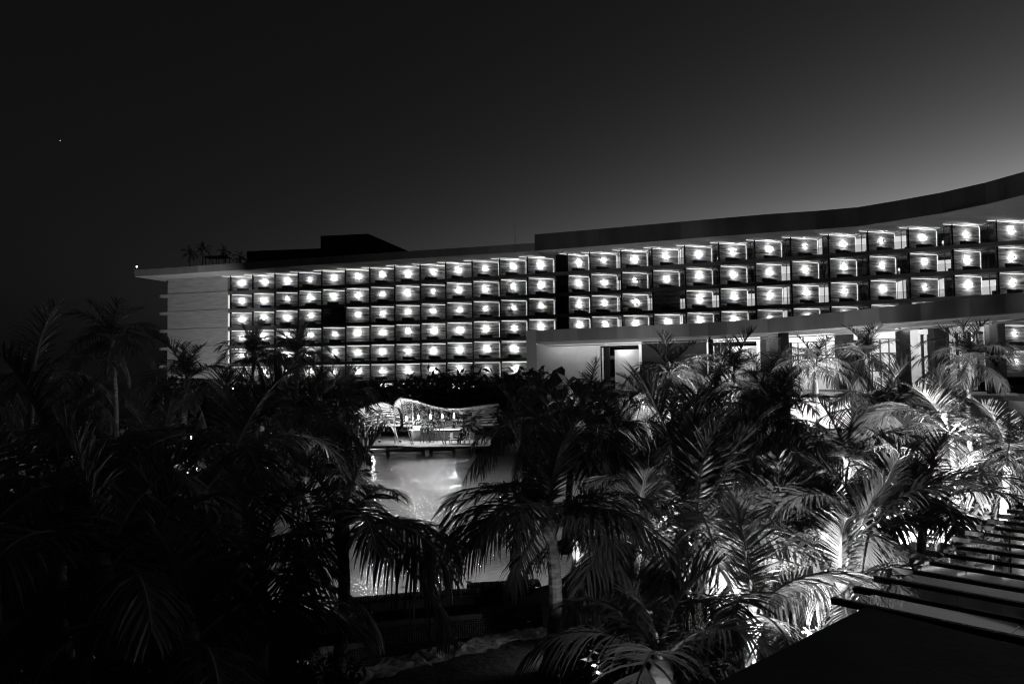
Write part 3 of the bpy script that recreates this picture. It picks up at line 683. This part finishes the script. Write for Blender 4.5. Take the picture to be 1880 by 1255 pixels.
for i, (px_, py_, y_, L_, lab, kw) in enumerate(palms):
    palm(px_, py_, y_, L_, lab, seed=i + 1, group='palms of the hotel garden', **kw)
# small palms on the hotel roof
for i, (px_, py_, lab) in enumerate(((349, 466, 'small rooftop palm left of the roof pergola, shorter of two'), (372, 456, 'tallest rooftop palm beside the roof pergola'), (411, 464, 'rooftop palm right behind the roof pergola'), (441, 474, 'lowest rooftop palm next to the plant room'))):
    palm(px_, py_, 136, 1.7, lab, n=12, seed=90 + i, zb=26.85, rad=.12, group='palms on the hotel roof', name='rooftop_palm', ring=False)

# ================================================================== UNDERGROWTH, SHRUBS, BROAD LEAVES
def leaf_cloud(rx, ry, rz, n, size, seed, cz=None):
    r = random.Random(seed); vs, fs = [], []
    lobes = [(Vector((r.uniform(-.6, .6) * rx, r.uniform(-.6, .6) * ry, r.uniform(-.1, .55) * rz)), r.uniform(.35, .6)) for _ in range(7)]
    for _ in range(n):
        c, q = r.choice(lobes); d = Vector((r.gauss(0, 1), r.gauss(0, 1), r.gauss(0, 1))).normalized() * r.uniform(.55, 1.0) ** .5
        p = c + Vector((d.x * rx * q, d.y * ry * q, d.z * rz * q)); p.z = max(p.z, -rz * .45)
        u = Vector((r.gauss(0, 1), r.gauss(0, 1), r.gauss(0, .6))).normalized(); w = u.cross(Vector((r.gauss(0, 1), r.gauss(0, 1), r.gauss(0, 1)))).normalized()
        s = size * r.uniform(.6, 1.4); b = len(vs)
        vs += [p, p + u * s * .5 + w * s * .22, p + u * s, p + u * s * .5 - w * s * .22]; fs += [(b, b + 1, b + 2, b + 3)]
    return vs, fs
# far planting along the hotel foot, reads as one black mass
mb = MB(); r = random.Random(5)
for i in range(46):
    px_ = 300 + i * 15.5; y_ = r.uniform(72, 92); p = plan(px_, y_); hgt = r.uniform(5.2, 7.2)
    vs, fs = leaf_cloud(3.2, 2.5, hgt * .62, 420, .75, 1000 + i); mb.add([Vector(v) + Vector((p.x, p.y, GZ + hgt * .42)) for v in vs], fs)
o = mb.build('tree_belt', M['shrub']); tag(o, 'dense black belt of garden trees along the foot of the hotel', 'trees', kind='stuff')
mb = MB()
for i in range(60):
    px_, y_ = r.uniform(-60, 640), r.uniform(22, 60); p = plan(px_, y_); hgt = r.uniform(1.8, 4.4)
    vs, fs = leaf_cloud(2.4, 2.2, hgt * .6, 300, .5, 2000 + i); mb.add([Vector(v) + Vector((p.x, p.y, GZ + hgt * .4)) for v in vs], fs)
for i in range(46):
    px_, y_ = r.uniform(1090, 1900), r.uniform(26, 62); 
    p = plan(px_, y_)
    if y_ < 46 and px_ < 1540: p = plan(px_, r.uniform(48, 62))
    hgt = r.uniform(1.2, 2.8)
    vs, fs = leaf_cloud(2.2, 2.0, hgt * .6, 300, .45, 3000 + i); mb.add([Vector(v) + Vector((p.x, p.y, GZ + hgt * .4)) for v in vs], fs)
for i in range(62):
    px_, y_ = r.choice((r.uniform(-40, 560), r.uniform(1060, 1560), r.uniform(1090, 1500))), r.uniform(11, 17); p = plan(px_, y_); hgt = r.uniform(.5, 1.2)
    vs, fs = leaf_cloud(1.1, 1.0, hgt * .7, 340, .2, 4000 + i); mb.add([Vector(v) + Vector((p.x, p.y, GZ + hgt * .4)) for v in vs], fs)
o = mb.build('undergrowth', M['shrub']); tag(o, 'low dark leafy undergrowth between the palms', 'undergrowth', kind='stuff')
# broad-leaved plants left of the lobby doorway
def paddle(L, wd, bend, seed):
    r = random.Random(seed); n = 9; vs, fs = [], []; pet = .45
    for i in range(n + 1):
        s = i / n; a = R(82) - bend * s ** 1.6; 
        if i == 0: P = Vector((0, 0, 0))
        else: P = P + Vector((math.cos(a), 0, math.sin(a))) * (L / n)
        w = .02 if s < pet else wd * math.sin(math.pi * min(1, (s - pet) / (1 - pet) * .93 + .07)) ** .6
        tear = r.uniform(.8, 1.1); Nn = Vector((-math.sin(a), 0, math.cos(a)))
        vs += [P + Vector((0, w * tear, 0)) + Nn * w * .25, P, P - Vector((0, w * r.uniform(.8, 1.1), 0)) + Nn * w * .25]
    for i in range(n):
        q = 3 * i; fs += [(q, q + 1, q + 4, q + 3), (q + 1, q + 2, q + 5, q + 4)]
    me = bpy.data.meshes.new('leaf'); me.from_pydata([tuple(v) for v in vs], [], fs); me.materials.append(M['broad'])
    me.polygons.foreach_set('use_smooth', [True] * len(fs)); me.update(); return me
PAD = [paddle(1, .14, R(b), i) for i, b in enumerate((40, 70, 95, 120))]
for i, (px_, py_, y_, hgt, lab) in enumerate(((1015, 665, 62, 5.6, 'tall broad-leaved plant against the pale lobby wall, left one'), (1058, 675, 60, 5.2, 'broad-leaved plant right of the tallest one by the pale lobby wall'), (1098, 690, 58, 4.6, 'small broad-leaved plant beside the lit doorway'), (1035, 740, 52, 3.8, 'low broad-leaved plant in front of the taller pair'), (985, 700, 66, 4.6, 'broad-leaved plant below the lobby side wall'))):
    p = plan(px_, y_); top = at(px_, py_, y_).z; t = empty('broad_leaf_plant', (p.x, p.y, max(GZ, top - hgt))); tag(t, lab, 'plant', 'broad-leaved plants by the lobby')
    r = random.Random(60 + i)
    MB().tube([(0, 0, -max(0, top - hgt - GZ) - .1), (0, 0, .8)], [.22, .14], 7).build('stem', M['bark'], t)
    for j in range(15): link('leaf', r.choice(PAD), t, (0, 0, r.uniform(.1, .9)), (r.uniform(-.2, .2), r.uniform(-.2, .2), j * 2.4 + r.uniform(-.3, .3)), hgt * r.uniform(.62, .95))

# ================================================================== TENTED BAR ON ITS DECK
DZ = .86
BO = 3.2                      # the bar stands a little past the first estimate
def P6(zx, zy, y): return at(620 + zx / 6.267, 680 + zy / 6.267, y + BO)
deck = empty('bar_deck', (-8, 66, 0)); tag(deck, 'pale timber deck on piles over the far end of the lagoon', 'deck')
dk = [P6(x, 845, 62.5).xy for x in (120, 400, 700)] + [P6(x, yy, 61.0).xy for x, yy in ((900, 840), (1300, 850), (1760, 840))] + [P6(1760, 800, 73).xy, P6(120, 800, 73).xy]
o = MB().prism(dk, DZ - .22, DZ).build('deck_top', M['wood'], deck); o.location = -deck.location
for (x0, x1, y0, z0_, z1_) in ((300, 980, 64.5, .12, .4), (1070, 1340, 65, .1, .34)):
    a, b = P6(x0, 900, y0), P6(x1, 900, y0); o = MB().box(((a.x + b.x) / 2, a.y, (z0_ + z1_) / 2), (b.x - a.x, .3, z1_ - z0_)).build('tie_beam', M['white'], deck); o.location = -deck.location
for x, y in ((575, 64), (985, 62.2), (1072, 64.5), (1335, 63), (350, 65.5), (1560, 63), (160, 64)):
    p = P6(x, 900, y); o = MB().box((p.x, p.y, (DZ - .23 - 2.4) / 2), (.28, .28, DZ - .23 + 2.4)).build('pile', M['white'], deck); o.location = -deck.location
a, b = P6(100, 900, 69), P6(1760, 900, 69); o = MB().box(((a.x + b.x) / 2, a.y, -.6), (b.x - a.x, .3, 2.4)).build('shore_wall', M['white'], deck); o.location = -deck.location
p = P6(575, 900, 63.2); lamp('under_deck_light', 'POINT', (p.x - 1.6, p.y + 1.6, .4), 110, deck, .12)
p = P6(1150, 900, 64); lamp('under_deck_light', 'SPOT', (p.x, p.y + 2, .35), 160, deck, .1, 150, .5, (p.x, p.y + 6, .1))
bar = empty('tented_bar', (-9, 66, DZ)); tag(bar, 'open tent pavilion with slatted shell roof lit from inside on the deck', 'pavilion')
def wb(mbx, name, mat, par=None, smooth=False):
    o = mbx.build(name, mat, par or bar, smooth)
    if par is None: o.location = -bar.location
    return o
shells = [([(175, 500), (260, 445), (350, 410), (430, 385), (500, 372), (580, 385), (640, 430)], 63.5, 69.5, 1.9, 13),
          ([(640, 420), (660, 365), (715, 318), (800, 330), (900, 352), (1030, 400), (1150, 428), (1260, 445), (1420, 442), (1560, 420), (1720, 398), (1850, 385)], 63.0, 71.0, 1.7, 14)]
for outline, yf, yb, zb_, ns in shells:
    yf += BO; yb += BO
    fr = [P6(x, y, yf - BO) for x, y in outline]; fine = []
    for i in range(len(fr) - 1):
        for j in range(3): fine.append(fr[i].lerp(fr[i + 1], j / 3))
    fine.append(fr[-1])
    def sp(p, tt, o_=0.0):
        a = tt * math.pi / 2; return Vector((p.x * (1 + .03 * tt), yf + (yb - yf) * math.sin(a) + o_ * math.sin(a), DZ + zb_ - .7 + (p.z - DZ - zb_ + .7) * math.cos(a) ** .9 + o_ * math.cos(a)))
    nt = 9; vs = [sp(p, i / nt, .10) for i in range(nt + 1) for p in fine]; k = len(fine)
    mb = MB(); mb.add(vs, [(i * k + j, i * k + j + 1, (i + 1) * k + j + 1, (i + 1) * k + j) for i in range(nt) for j in range(k - 1)]); sh = wb(mb, 'roof_shell', M['membrane'], smooth=True)
    for q in range(ns):
        tt = (q + .3) / ns; t2 = tt + .55 / ns; mb = MB()
        a, b = [sp(p, tt) for p in fine], [sp(p, t2) for p in fine]
        mb.add(a + b, [(j, j + 1, k + j + 1, k + j) for j in range(k - 1)]); mb.build('slat', M['slat'], sh)
for (x0, y0, x1, y1, yd) in ((350, 420, 220, 790, 63.3), (445, 480, 262, 785, 63.6), (650, 430, 660, 775, 63.8), (600, 400, 700, 775, 64.4), (720, 330, 850, 790, 63.2), (765, 340, 872, 785, 63.6), (860, 350, 865, 770, 64.6),
                             (1050, 410, 1020, 500, 62.9), (1020, 490, 1230, 855, 62.6), (1055, 415, 1250, 855, 62.8), (1190, 440, 1243, 850, 63.6), (1500, 690, 1450, 850, 62.8), (250, 560, 235, 790, 66), (300, 560, 330, 790, 67)):
    a, b = P6(x0, y0, yd + .4), P6(x1, y1, yd); b.z = max(DZ, b.z) if y1 < 600 else DZ
    wb(MB().tube([a, b], .048, 6), 'pole', M['pole'])
# arch rib of the left shell
pts = [P6(x, y, 63.2 + i * .25) for i, (x, y) in enumerate(((350, 415), (430, 455), (500, 510), (570, 580), (620, 640), (660, 705)))]; wb(MB().tube(pts, .09, 6), 'arch_rib', M['pole'])
# bar counter with back shelf
bc = empty('bar_counter', tuple(P6(1130, 760, 67).xy) + (DZ,)); tag(bc, 'long bar counter with glowing top under the tent roof', 'bar counter')
MB().box((0, 0, .5), (4.6, .6, 1.0)).build('counter_body', M['dark'], bc); MB().box((0, -.05, 1.06), (4.9, .85, .10)).build('counter_top', M['slat'], bc)
MB().box((0, 1.9, 1.3), (4.8, .35, .06)).build('shelf', M['slat'], bc); MB().box((0, 2.1, .95), (4.8, .05, 1.9)).build('back_panel', M['white'], bc)
for i in range(22):
    MB().tube([(0, 0, 0), (0, 0, .2), (0, 0, .24), (0, 0, .32)], [.045, .045, .018, .018], 6).build('bottle', M['dark'], bc, loc=(-2.2 + i * .205, 1.85, 1.332))
MB().box((0, .18, .92), (4.3, .05, .05)).build('counter_light', M['soft'], bc)
# hanging lanterns
for i, (zx, zy, nm) in enumerate(((790, 545, 'hanging lantern beside the crossed poles left of the bar counter'), (930, 530, 'hanging lantern over the left end of the bar counter'), (1068, 525, 'hanging lantern above the seated guests'), (1203, 520, 'hanging lantern over the right of the bar counter'), (1338, 515, 'rightmost hanging lantern under the tent roof'))):
    p = P6(zx, zy, 65.5); t = empty('hanging_lantern', (p.x, p.y, p.z - .25)); tag(t, nm, 'lantern', 'lanterns under the tent roof')
    MB().tube([(0, 0, 0), (0, 0, .06), (0, 0, .32), (0, 0, .46)], [.06, .09, .08, .025], 8).build('shade', M['soft'], t); MB().tube([(0, 0, .46), (0, 0, 1.3)], .012, 4).build('cord', M['dark'], t)
    lamp('lantern_light', 'POINT', (p.x, p.y - .3, p.z - .1), 170, None, .12).parent = None
# floor floods inside the tent that wash the slats
for (zx, y, w_) in ((480, 66.0, 330), (720, 66, 430), (870, 67, 300), (1050, 69.2, 250), (1250, 69.2, 150)):
    p = P6(zx, 780, y); y = p.y; t = empty('floor_flood', (p.x, y, DZ)); tag(t, f'small floor flood washing the slatted tent roof, {["leftmost", "beside the centre poles", "behind the crossed poles", "behind the seated guests", "rightmost"][[480, 720, 870, 1050, 1250].index(zx)]}', 'flood light', 'floor floods in the tented bar')
    MB().box((0, 0, .1), (.22, .16, .2)).build('housing', M['dark'], t); MB().quad((-.09, -.06, .202), (.09, -.06, .202), (.09, .06, .202), (-.09, .06, .202)).build('lens', M['soft'], t)
    lamp('flood_light', 'SPOT', (p.x, y - .1, DZ + .25), w_ * 1.4, None, .08, 172, .2, (p.x, y + .4, DZ + 3))
# bar stools and guests
def stool(loc, label):
    t = empty('bar_stool', loc); tag(t, label, 'bar stool', 'stools at the bar')
    MB().tube([(0, 0, .74), (0, 0, .80)], .19, 10).build('seat', M['dark'], t)
    for a in range(4):
        ca, sa = math.cos(a * 1.571 + .78), math.sin(a * 1.571 + .78); MB().tube([(ca * .13, sa * .13, .74), (ca * .22, sa * .22, 0)], .016, 5).build('leg', M['dark'], t)
    MB().tube([(math.cos(a * .785) * .19, math.sin(a * .785) * .19, .3) for a in range(9)], .011, 4).build('foot_ring', M['dark'], t)
def person(loc, rz, label, pose, skin=M['skin']):
    t = empty('person', loc, rz); tag(t, label, 'person', 'guests at the bar')
    if pose == 'sit':      # on a stool, facing -y
        hip, kn, an = (0, 0, .86), [(-.10, -.42, .84), (.10, -.42, .84)], [(-.10, -.36, .42), (.10, -.36, .42)]; ch = (0, -.05, 1.28)
    elif pose == 'low':
        hip, kn, an = (0, 0, .46), [(-.10, -.42, .5), (.10, -.42, .5)], [(-.10, -.40, .08), (.10, -.40, .08)]; ch = (0, .04, .88)
    else:
        hip, kn, an = (0, 0, .93), [(-.10, -.02, .50), (.10, -.02, .50)], [(-.11, .02, .08), (.11, .02, .08)]; ch = (0, -.02, 1.36)
    hx, hy, hz = hip; cx, cyy, cz = ch
    vs = [hip, ((hx + cx) / 2, (hy + cyy) / 2, (hz + cz) / 2), ch, (0, cyy - .01, cz + .16), (0, cyy - .03, cz + .28), (0, cyy - .04, cz + .38)]
    rs = [(.15, .11), (.13, .10), (.17, .11), (.055, .055), (.085, .095), (.075, .085)]
    ed = [(0, 1), (1, 2), (2, 3), (3, 4), (4, 5)]
    for s, k_, a_ in ((-1, kn[0], an[0]), (1, kn[1], an[1])):
        b = len(vs); vs += [(s * .10, hy, hz - .04), k_, a_, (a_[0], a_[1] - .16, a_[2] - .04)]; rs += [(.095, .095), (.062, .062), (.042, .042), (.04, .035)]; ed += [(0, b), (b, b + 1), (b + 1, b + 2), (b + 2, b + 3)]
        b = len(vs); fw = -.30 if pose == 'sit' else -.08
        vs += [(s * .20, cyy, cz + .06), (s * .25, cyy + fw * .25, cz - .24), (s * .17, cyy + fw, cz - .30 - (.16 if pose == 'stand' else 0)), (s * .15, cyy + fw - .08, cz - .31 - (.2 if pose == 'stand' else 0))]
        rs += [(.06, .06), (.045, .045), (.034, .034), (.036, .028)]; ed += [(2, b), (b, b + 1), (b + 1, b + 2), (b + 2, b + 3)]
    me = bpy.data.meshes.new('body'); me.from_pydata(vs, ed, []); me.materials.append(M['garment'])
    o = link('body', me, t); sk = o.modifiers.new('skin', 'SKIN'); 
    for d_, r_ in zip(me.skin_vertices[0].data, rs): d_.radius = r_
    me.skin_vertices[0].data[0].use_root = True
    sb = o.modifiers.new('sub', 'SUBSURF'); sb.levels = 1; sb.render_levels = 2
    MB().tube([(0, cyy - .045, cz + .27), (0, cyy - .03, cz + .36), (0, cyy - .02, cz + .44), (0, cyy - .02, cz + .48)], [.085, .105, .085, .02], 10).build('hair', M['hair'], t, smooth=True)
for i, (zx, y, pose, lab) in enumerate(((970, 65.0, 'sit', 'leftmost guest in dark clothes seated on a stool at the bar'), (1005, 66.0, 'stand', 'guest in dark clothes standing between the seated guests'), (1040, 64.8, 'sit', 'taller guest in dark clothes seated in the middle of the bar group'), (1085, 65.2, 'sit', 'rightmost guest in dark clothes seated at the bar group'))):
    p = P6(zx, 820, y); y = p.y; person((p.x, y, DZ), math.pi + (i - 1.5) * .3, lab, pose)
    if pose == 'sit': stool((p.x, y, DZ), f'metal bar stool under the {["leftmost", "", "middle", "rightmost"][i]} seated guest')
stool(tuple(P6(1125, 820, 65.4).xy) + (DZ,), 'empty metal bar stool right of the guests')
def armchair(loc, rz, label):
    t = empty('deck_chair', loc, rz); tag(t, label, 'chair', 'chairs on the bar deck')
    MB().box((0, 0, .38), (.62, .6, .08)).build('seat', M['pole'], t); MB().bar((0, .28, .4), (0, .42, .95), .6, .05, up=Vector((1, 0, 0))).build('backrest', M['pole'], t)
    for sx in (-.28, .28):
        MB().bar((sx, -.28, .62), (sx, .34, .66), .05).build('armrest', M['pole'], t)
        for sy in (-.27, .27): MB().box((sx, sy, .17), (.05, .05, .34)).build('leg', M['pole'], t)
armchair(tuple(P6(1330, 820, 63.6).xy) + (DZ,), .5, 'pale deck chair left of the seated person on the bar deck'); armchair(tuple(P6(1420, 830, 63.4).xy) + (DZ,), -.3, 'pale deck chair under the person at the right of the deck'); armchair(tuple(P6(1515, 820, 63.8).xy) + (DZ,), -.7, 'pale deck chair at the right end of the bar deck')
person(tuple(P6(1420, 830, 63.36).xy) + (DZ,), -.3, 'person seated in a deck chair at the right of the bar deck', 'low')

# ================================================================== SHORE: DAYBEDS, CLOSED UMBRELLAS
def daybed(px, py, rz, label, w=1.9):
    p = on(px, py, GZ); t = empty('daybed', (p.x, p.y, GZ + .012), rz); tag(t, label, 'daybed', 'wicker daybeds on the sand')
    MB().box((0, 0, .22), (w, 1.2, .44)).build('wicker_base', M['wicker'], t); MB().box((0, -.02, .51), (w - .1, 1.1, .13)).build('mattress', M['cushion'], t)
    vs, fs = [], []
    for i in range(9):
        a = i / 8 * math.pi * .62; 
        for sx in (-1, 1): vs.append((sx * w / 2, .6 - .95 * (1 - math.cos(a)) * .8, (.44 + .58 * math.sin(a))))
    fs = [(2 * i, 2 * i + 1, 2 * i + 3, 2 * i + 2) for i in range(8)]
    o = MB().add(vs, fs).build('hood', M['wicker'], t); so = o.modifiers.new('t', 'SOLIDIFY'); so.thickness = .05
    for sx in (-.5, 0, .5): MB().box((sx * w * .6, .3, .68), (w * .28, .14, .34)).build('pillow', M['cushion'], t)
daybed(700, 1170, .25, 'dark wicker daybed under the drooping foreground palm'); daybed(815, 1160, .2, 'dark hooded wicker daybed left of the dark closed umbrella'); daybed(925, 1140, .15, 'dark wicker daybed nearest the ringed palm trunk'); daybed(615, 1215, .3, 'leftmost wicker daybed by the gravel', 1.7)
def umbrella(px, py, h, label, mat, r=.19):
    p = on(px, py, GZ); t = empty('closed_umbrella', (p.x, p.y, GZ)); tag(t, label, 'umbrella', 'closed umbrellas by the lagoon')
    MB().tube([(0, 0, 0), (0, 0, h)], .03, 8).build('pole', M['pole'], t); MB().tube([(0, 0, 0), (0, 0, .12)], [.3, .26], 12).build('base', M['concrete'], t)
    vs, fs = [], []; n = 16; prof = [(.35, .7), (.5, 1.0), (.8, .9), (1.05, .62), (1.2, .75), (1.5, .62), (h - .2, .28), (h + .05, .1)]
    for k, (z, q) in enumerate(prof):
        for j in range(n):
            a = 2 * math.pi * j / n; rr = r * q * (1.12 if j % 2 else .8); vs.append((rr * math.cos(a), rr * math.sin(a), z + (0 if k else (.06 if j % 2 else -.05))))
    for k in range(len(prof) - 1):
        for j in range(n): fs.append((k * n + j, k * n + (j + 1) % n, (k + 1) * n + (j + 1) % n, (k + 1) * n + j))
    MB().add(vs, fs).build('folded_canopy', mat, t)
umbrella(948, 1120, 2.2, 'dark closed umbrella standing at the lagoon edge', M['darkcloth'], .24); umbrella(786, 1145, 2.4, 'dark closed umbrella beside the drooping palm fronds', M['darkcloth'], .26); umbrella(1062, 1090, 2.1, 'pale closed umbrella lit beside the ringed palm trunk', M['cloth'], .22)

# ================================================================== GLASS ROOF WALKWAY (right foreground)
RZ = 3.2
E = Vector((.727, .686, 0)).normalized(); Bd = Vector((E.y, -E.x, 0))
O = on(1569, 1088, RZ); O = Vector((O.x, O.y, RZ))
wk = empty('walkway_canopy', (O.x + 2, O.y - 1, GZ)); wk_o = Vector(wk.location)
tag(wk, 'glass-roofed walkway with dark cross beams at the lower right', 'canopy')
def kb(mbx, name, mat):
    o = mbx.build(name, mat, wk); o.location = -wk_o; return o
def kp(e, b, z): p = O + E * e + Bd * b; return Vector((p.x, p.y, RZ + z))
SP = .88
for i in range(-1, 22): kb(MB().bar(kp(i * SP, 0, .07), kp(i * SP, 9, .07), .10, .10), 'cross_beam', M['dark'])
for i in range(-1, 21):
    for j in range(4):
        b0 = .35 + j * 2.1; z = 0.085
        a_ = [kp(i * SP + .06, b0, z), kp((i + 1) * SP - .06, b0, z), kp((i + 1) * SP - .06, b0 + 2.08, z), kp(i * SP + .06, b0 + 2.08, z)]
        kb(MB().add(a_ + [p - Vector((0, 0, .02)) for p in a_], [(0, 1, 2, 3), (7, 6, 5, 4), (0, 4, 5, 1), (1, 5, 6, 2), (2, 6, 7, 3), (3, 7, 4, 0)]), 'roof_pane', M['roofglass'])
for b in (1.35, 4.1, 8.6): kb(MB().bar(kp(-1.5, b, -.22), kp(19, b, -.22), .34, .36), 'main_beam', M['dark'])
for e in (-.6, 4.8, 10.2, 15.6):
    for b in (1.35, 8.6): p = kp(e, b, -.4); kb(MB().box((p.x, p.y, (p.z + GZ) / 2), (.22, .22, p.z - GZ)), 'post', M['dark'])
c0 = on(1590, 1113, RZ + .25); c1 = on(1310, 1255, RZ + .25); dl = (c1 - c0).normalized(); c2 = on(1880, 1188, RZ + .25); dr = (c2 - c0).normalized()
mb = MB(); c_ = [c0, c0 + dl * 9, c0 + dl * 9 + dr * 11, c0 + dr * 11]; mb.prism([(p.x, p.y) for p in c_], RZ - .3, RZ + .25); kb(mb, 'solid_roof', M['roofdark'])
mb = MB(); c_ = [kp(-1.2, .9, 0), kp(19, .9, 0), kp(19, 9, 0), kp(-1.2, 9, 0)]; mb.prism([(p.x, p.y) for p in c_], GZ + .02, GZ + .06); kb(mb, 'walkway_floor', M['concrete'])

for e, b in ((1.5, 3), (1.5, 6.5), (6, 3), (6, 6.5), (11, 4.5), (15, 4.5)):
    p = kp(e, b, -.45); o = kb(MB().tube([(0, 0, 0), (0, 0, .12)], [.12, .08], 10).tube([(0, 0, .12), (0, 0, .42)], .015, 5), 'ceiling_lamp', M['dark']); o.location = p - wk_o
    lamp('walkway_light', 'SPOT', p - Vector((0, 0, .03)), 60, wk, .08, 140, .8, p - Vector((0, 0, 2)))

# ================================================================== GARDEN LIGHTS
def spot(px, y, watts, label, ang=92, aim=None, r=.12, h=.35):
    p = plan(px, y); p.z = GZ; t = empty('garden_spotlight', p); tag(t, label, 'spotlight', 'uplights in the garden')
    MB().tube([(0, 0, 0), (0, 0, h - .15)], .03, 6).build('stake', M['dark'], t); MB().tube([(0, 0, h - .16), (0, 0, h - .02), (0, 0, h)], [.06, .09, .09], 10).build('housing', M['dark'], t)
    a = Vector(aim) if aim else p + Vector((0, 0, 5)); lamp('spot_light', 'SPOT', p + Vector((0, 0, h + .03)), watts, None, r, ang, .6, a)
for px_, y_, w_, lab in (
        (1292, 17.6, 10000, 'garden uplight at the foot of the brightly uplit palm'), (1470, 17.5, 7500, 'garden uplight under the half lit palm'),
        (1535, 14.6, 900, 'garden uplight under the low bright palm by the roof beams'), (1612, 17.2, 3200, 'garden uplight below the arching bright rib'),
        (1735, 29.0, 17000, 'garden uplight in the brilliantly lit cluster'), (1235, 44.0, 15000, 'garden uplight under the pale-fronded lobby palm'),
        (1545, 50.0, 14000, 'garden uplight between the slender palm and the column palm'), (1790, 40.0, 18000, 'garden uplight under the spear-leaf palm'),
        (1060, 58.0, 2000, 'garden uplight under the broad-leaved plants'), (585, 23.0, 350, 'garden uplight on the left shore'),
        (1190, 10.8, 400, 'garden uplight at the foot of the low young palm'), (1075, 15.2, 140, 'garden light left of the low young palm, grazing the ringed trunk'), (1060, 21.8, 300, 'garden light beside the pale closed umbrella')):
    spot(px_, y_, w_, lab)
for px_, y_, w_, ax, ay, az, lab in (
        (1662, 24.5, 18000, 1745, 31, 4.6, 'garden flood aimed from the walkway at the brilliantly lit cluster'), (1835, 21.5, 18000, 1850, 28, 4.2, 'garden flood aimed at the right edge palms'),
        (1425, 12.4, 10000, 1300, 19.5, 4.2, 'garden flood aimed at the brightly uplit palm'), (1440, 12.8, 10000, 1560, 17, 3.2, 'garden flood aimed at the low palms by the beams'), (1575, 25.5, 19000, 1620, 33, 5.2, 'garden flood aimed at the tall pale fronds')):
    p = plan(ax, ay); spot(px_, y_, w_, lab, 70, (p.x, p.y, az))
def path_lantern(px, py, y, label, w=12):
    p = plan(px, y); z = at(px, py, y).z; t = empty('path_lantern', (p.x, p.y, GZ)); tag(t, label, 'lantern', 'path lanterns in the left garden'); hh = max(.6, z - GZ)
    MB().tube([(0, 0, 0), (0, 0, hh - .2)], .035, 6).build('post', M['dark'], t); MB().tube([(0, 0, hh - .2), (0, 0, hh), (0, 0, hh + .04)], [.03, .045, .01], 8).build('lamp_head', M['soft'], t)
    lamp('lantern_light', 'POINT', (p.x, p.y - .3, z), w * .5, None, .03)
for px_, py_, y_, w_, lab in ((30, 812, 36, 60, 'garden lantern glinting through leaves at the left picture edge'), (62, 835, 33, 50, 'garden lantern low among specks at far left'), (300, 725, 44, 90, 'bright garden lantern below the pale hotel end wall'), (352, 800, 36, 60, 'garden lantern left of the hanging-frond palm'), (290, 878, 30, 40, 'garden lantern low below the end wall palms'),
                          (345, 865, 30, 90, 'garden lantern lighting leaves left of the lagoon'), (428, 712, 62, 160, 'garden lantern at the foot of the end wall window slits'), (490, 855, 34, 60, 'garden lantern behind the hanging-frond palm'), (185, 878, 32, 25, 'garden lantern alone in the dark left garden')):
    path_lantern(px_, py_, y_, lab, w_)
for px_, y_, w_, tx, ty, lab in ((1040, 17.2, 45, 900, 17.6, 'added low light behind the ringed trunk brightening the sand'), (545, 16.2, 16, 690, 17.0, 'added low light left of the daybeds brightening the sand')):
    p = plan(tx, ty); spot(px_, y_, w_, lab, 80, (p.x, p.y, GZ), h=.5)  # hidden spots added to brighten the sand, facing away from view
# floods for the end wall and the lobby fascia
pw = front(365); spot(360, 106, 20000, 'garden flood aimed at the pale hotel end wall', 60, (pw.x, pw.y, 17))
for px_, y_, w_, tx, lab in ((1130, 80, 5000, 1080, 'garden flood aimed at the left of the lobby fascia'), (1420, 62, 5000, 1420, 'garden flood aimed at the middle of the lobby fascia'), (1780, 40, 4500, 1760, 'garden flood aimed at the right of the lobby fascia')):
    p = plan(tx, y_ + 16); spot(px_, y_, w_, lab, 75, (p.x, p.y, 12.5))
# underwater lights, hooded, shining down on the lagoon floor
def pool_light(px, py, watts, label):
    p = on(px, py, -.35); t = empty('pool_light', (p.x, p.y, -.4)); tag(t, label, 'pool light', 'underwater lights of the lagoon')
    MB().tube([(0, 0, 0), (0, 0, .05)], .10, 10).build('hood', M['steel'], t); MB().tube([(.1, 0, -3.6), (.1, 0, 0)], .02, 6).build('stem', M['steel'], t)
    lamp('pool_glow', 'SPOT', (p.x, p.y, -.42), watts, None, .08, 168, .5, (p.x, p.y, -3))
for px_, py_, w_, lab in ((640, 1105, 480, 'underwater light glowing behind the drooping fronds'), (740, 1090, 260, 'underwater light left before the near shore'), (860, 1080, 200, 'underwater light before the near shore'), (960, 1060, 260, 'underwater light left of the ringed trunk'), (870, 1000, 260, 'underwater light below the middle palm fronds'),
                          (750, 985, 280, 'underwater light in the middle of the lagoon'), (960, 960, 300, 'underwater light behind the ringed trunk'), (830, 930, 330, 'underwater light halfway to the deck'), (700, 925, 330, 'underwater light near the left shore'), (760, 890, 380, 'underwater light in front of the deck'), (870, 880, 380, 'underwater light before the right half of the deck'), (680, 866, 560, 'underwater light under the deck edge'), (780, 858, 420, 'underwater light right of the deck pile'),
                          (620, 890, 300, 'underwater light at the left bend of the shore'), (1400, 935, 420, 'underwater light in the right arm of the lagoon'), (1000, 890, 380, 'underwater light behind the dark palm'), (1150, 930, 380, 'underwater light behind the uplit palm'), (1270, 920, 380, 'underwater light beside the right arm of the lagoon')):
    pool_light(px_, py_, w_, lab)

# a bright planet
p = at(110.5, 258.5, 900); o = link('evening_star', MB().tube([p + Vector((0, 0, -.35)), p, p + Vector((0, 0, .35))], [.05, .38, .05], 8).mesh('evening_star', emat('star_light', 3)))
tag(o, 'single bright evening star high on the left of the sky', 'star')
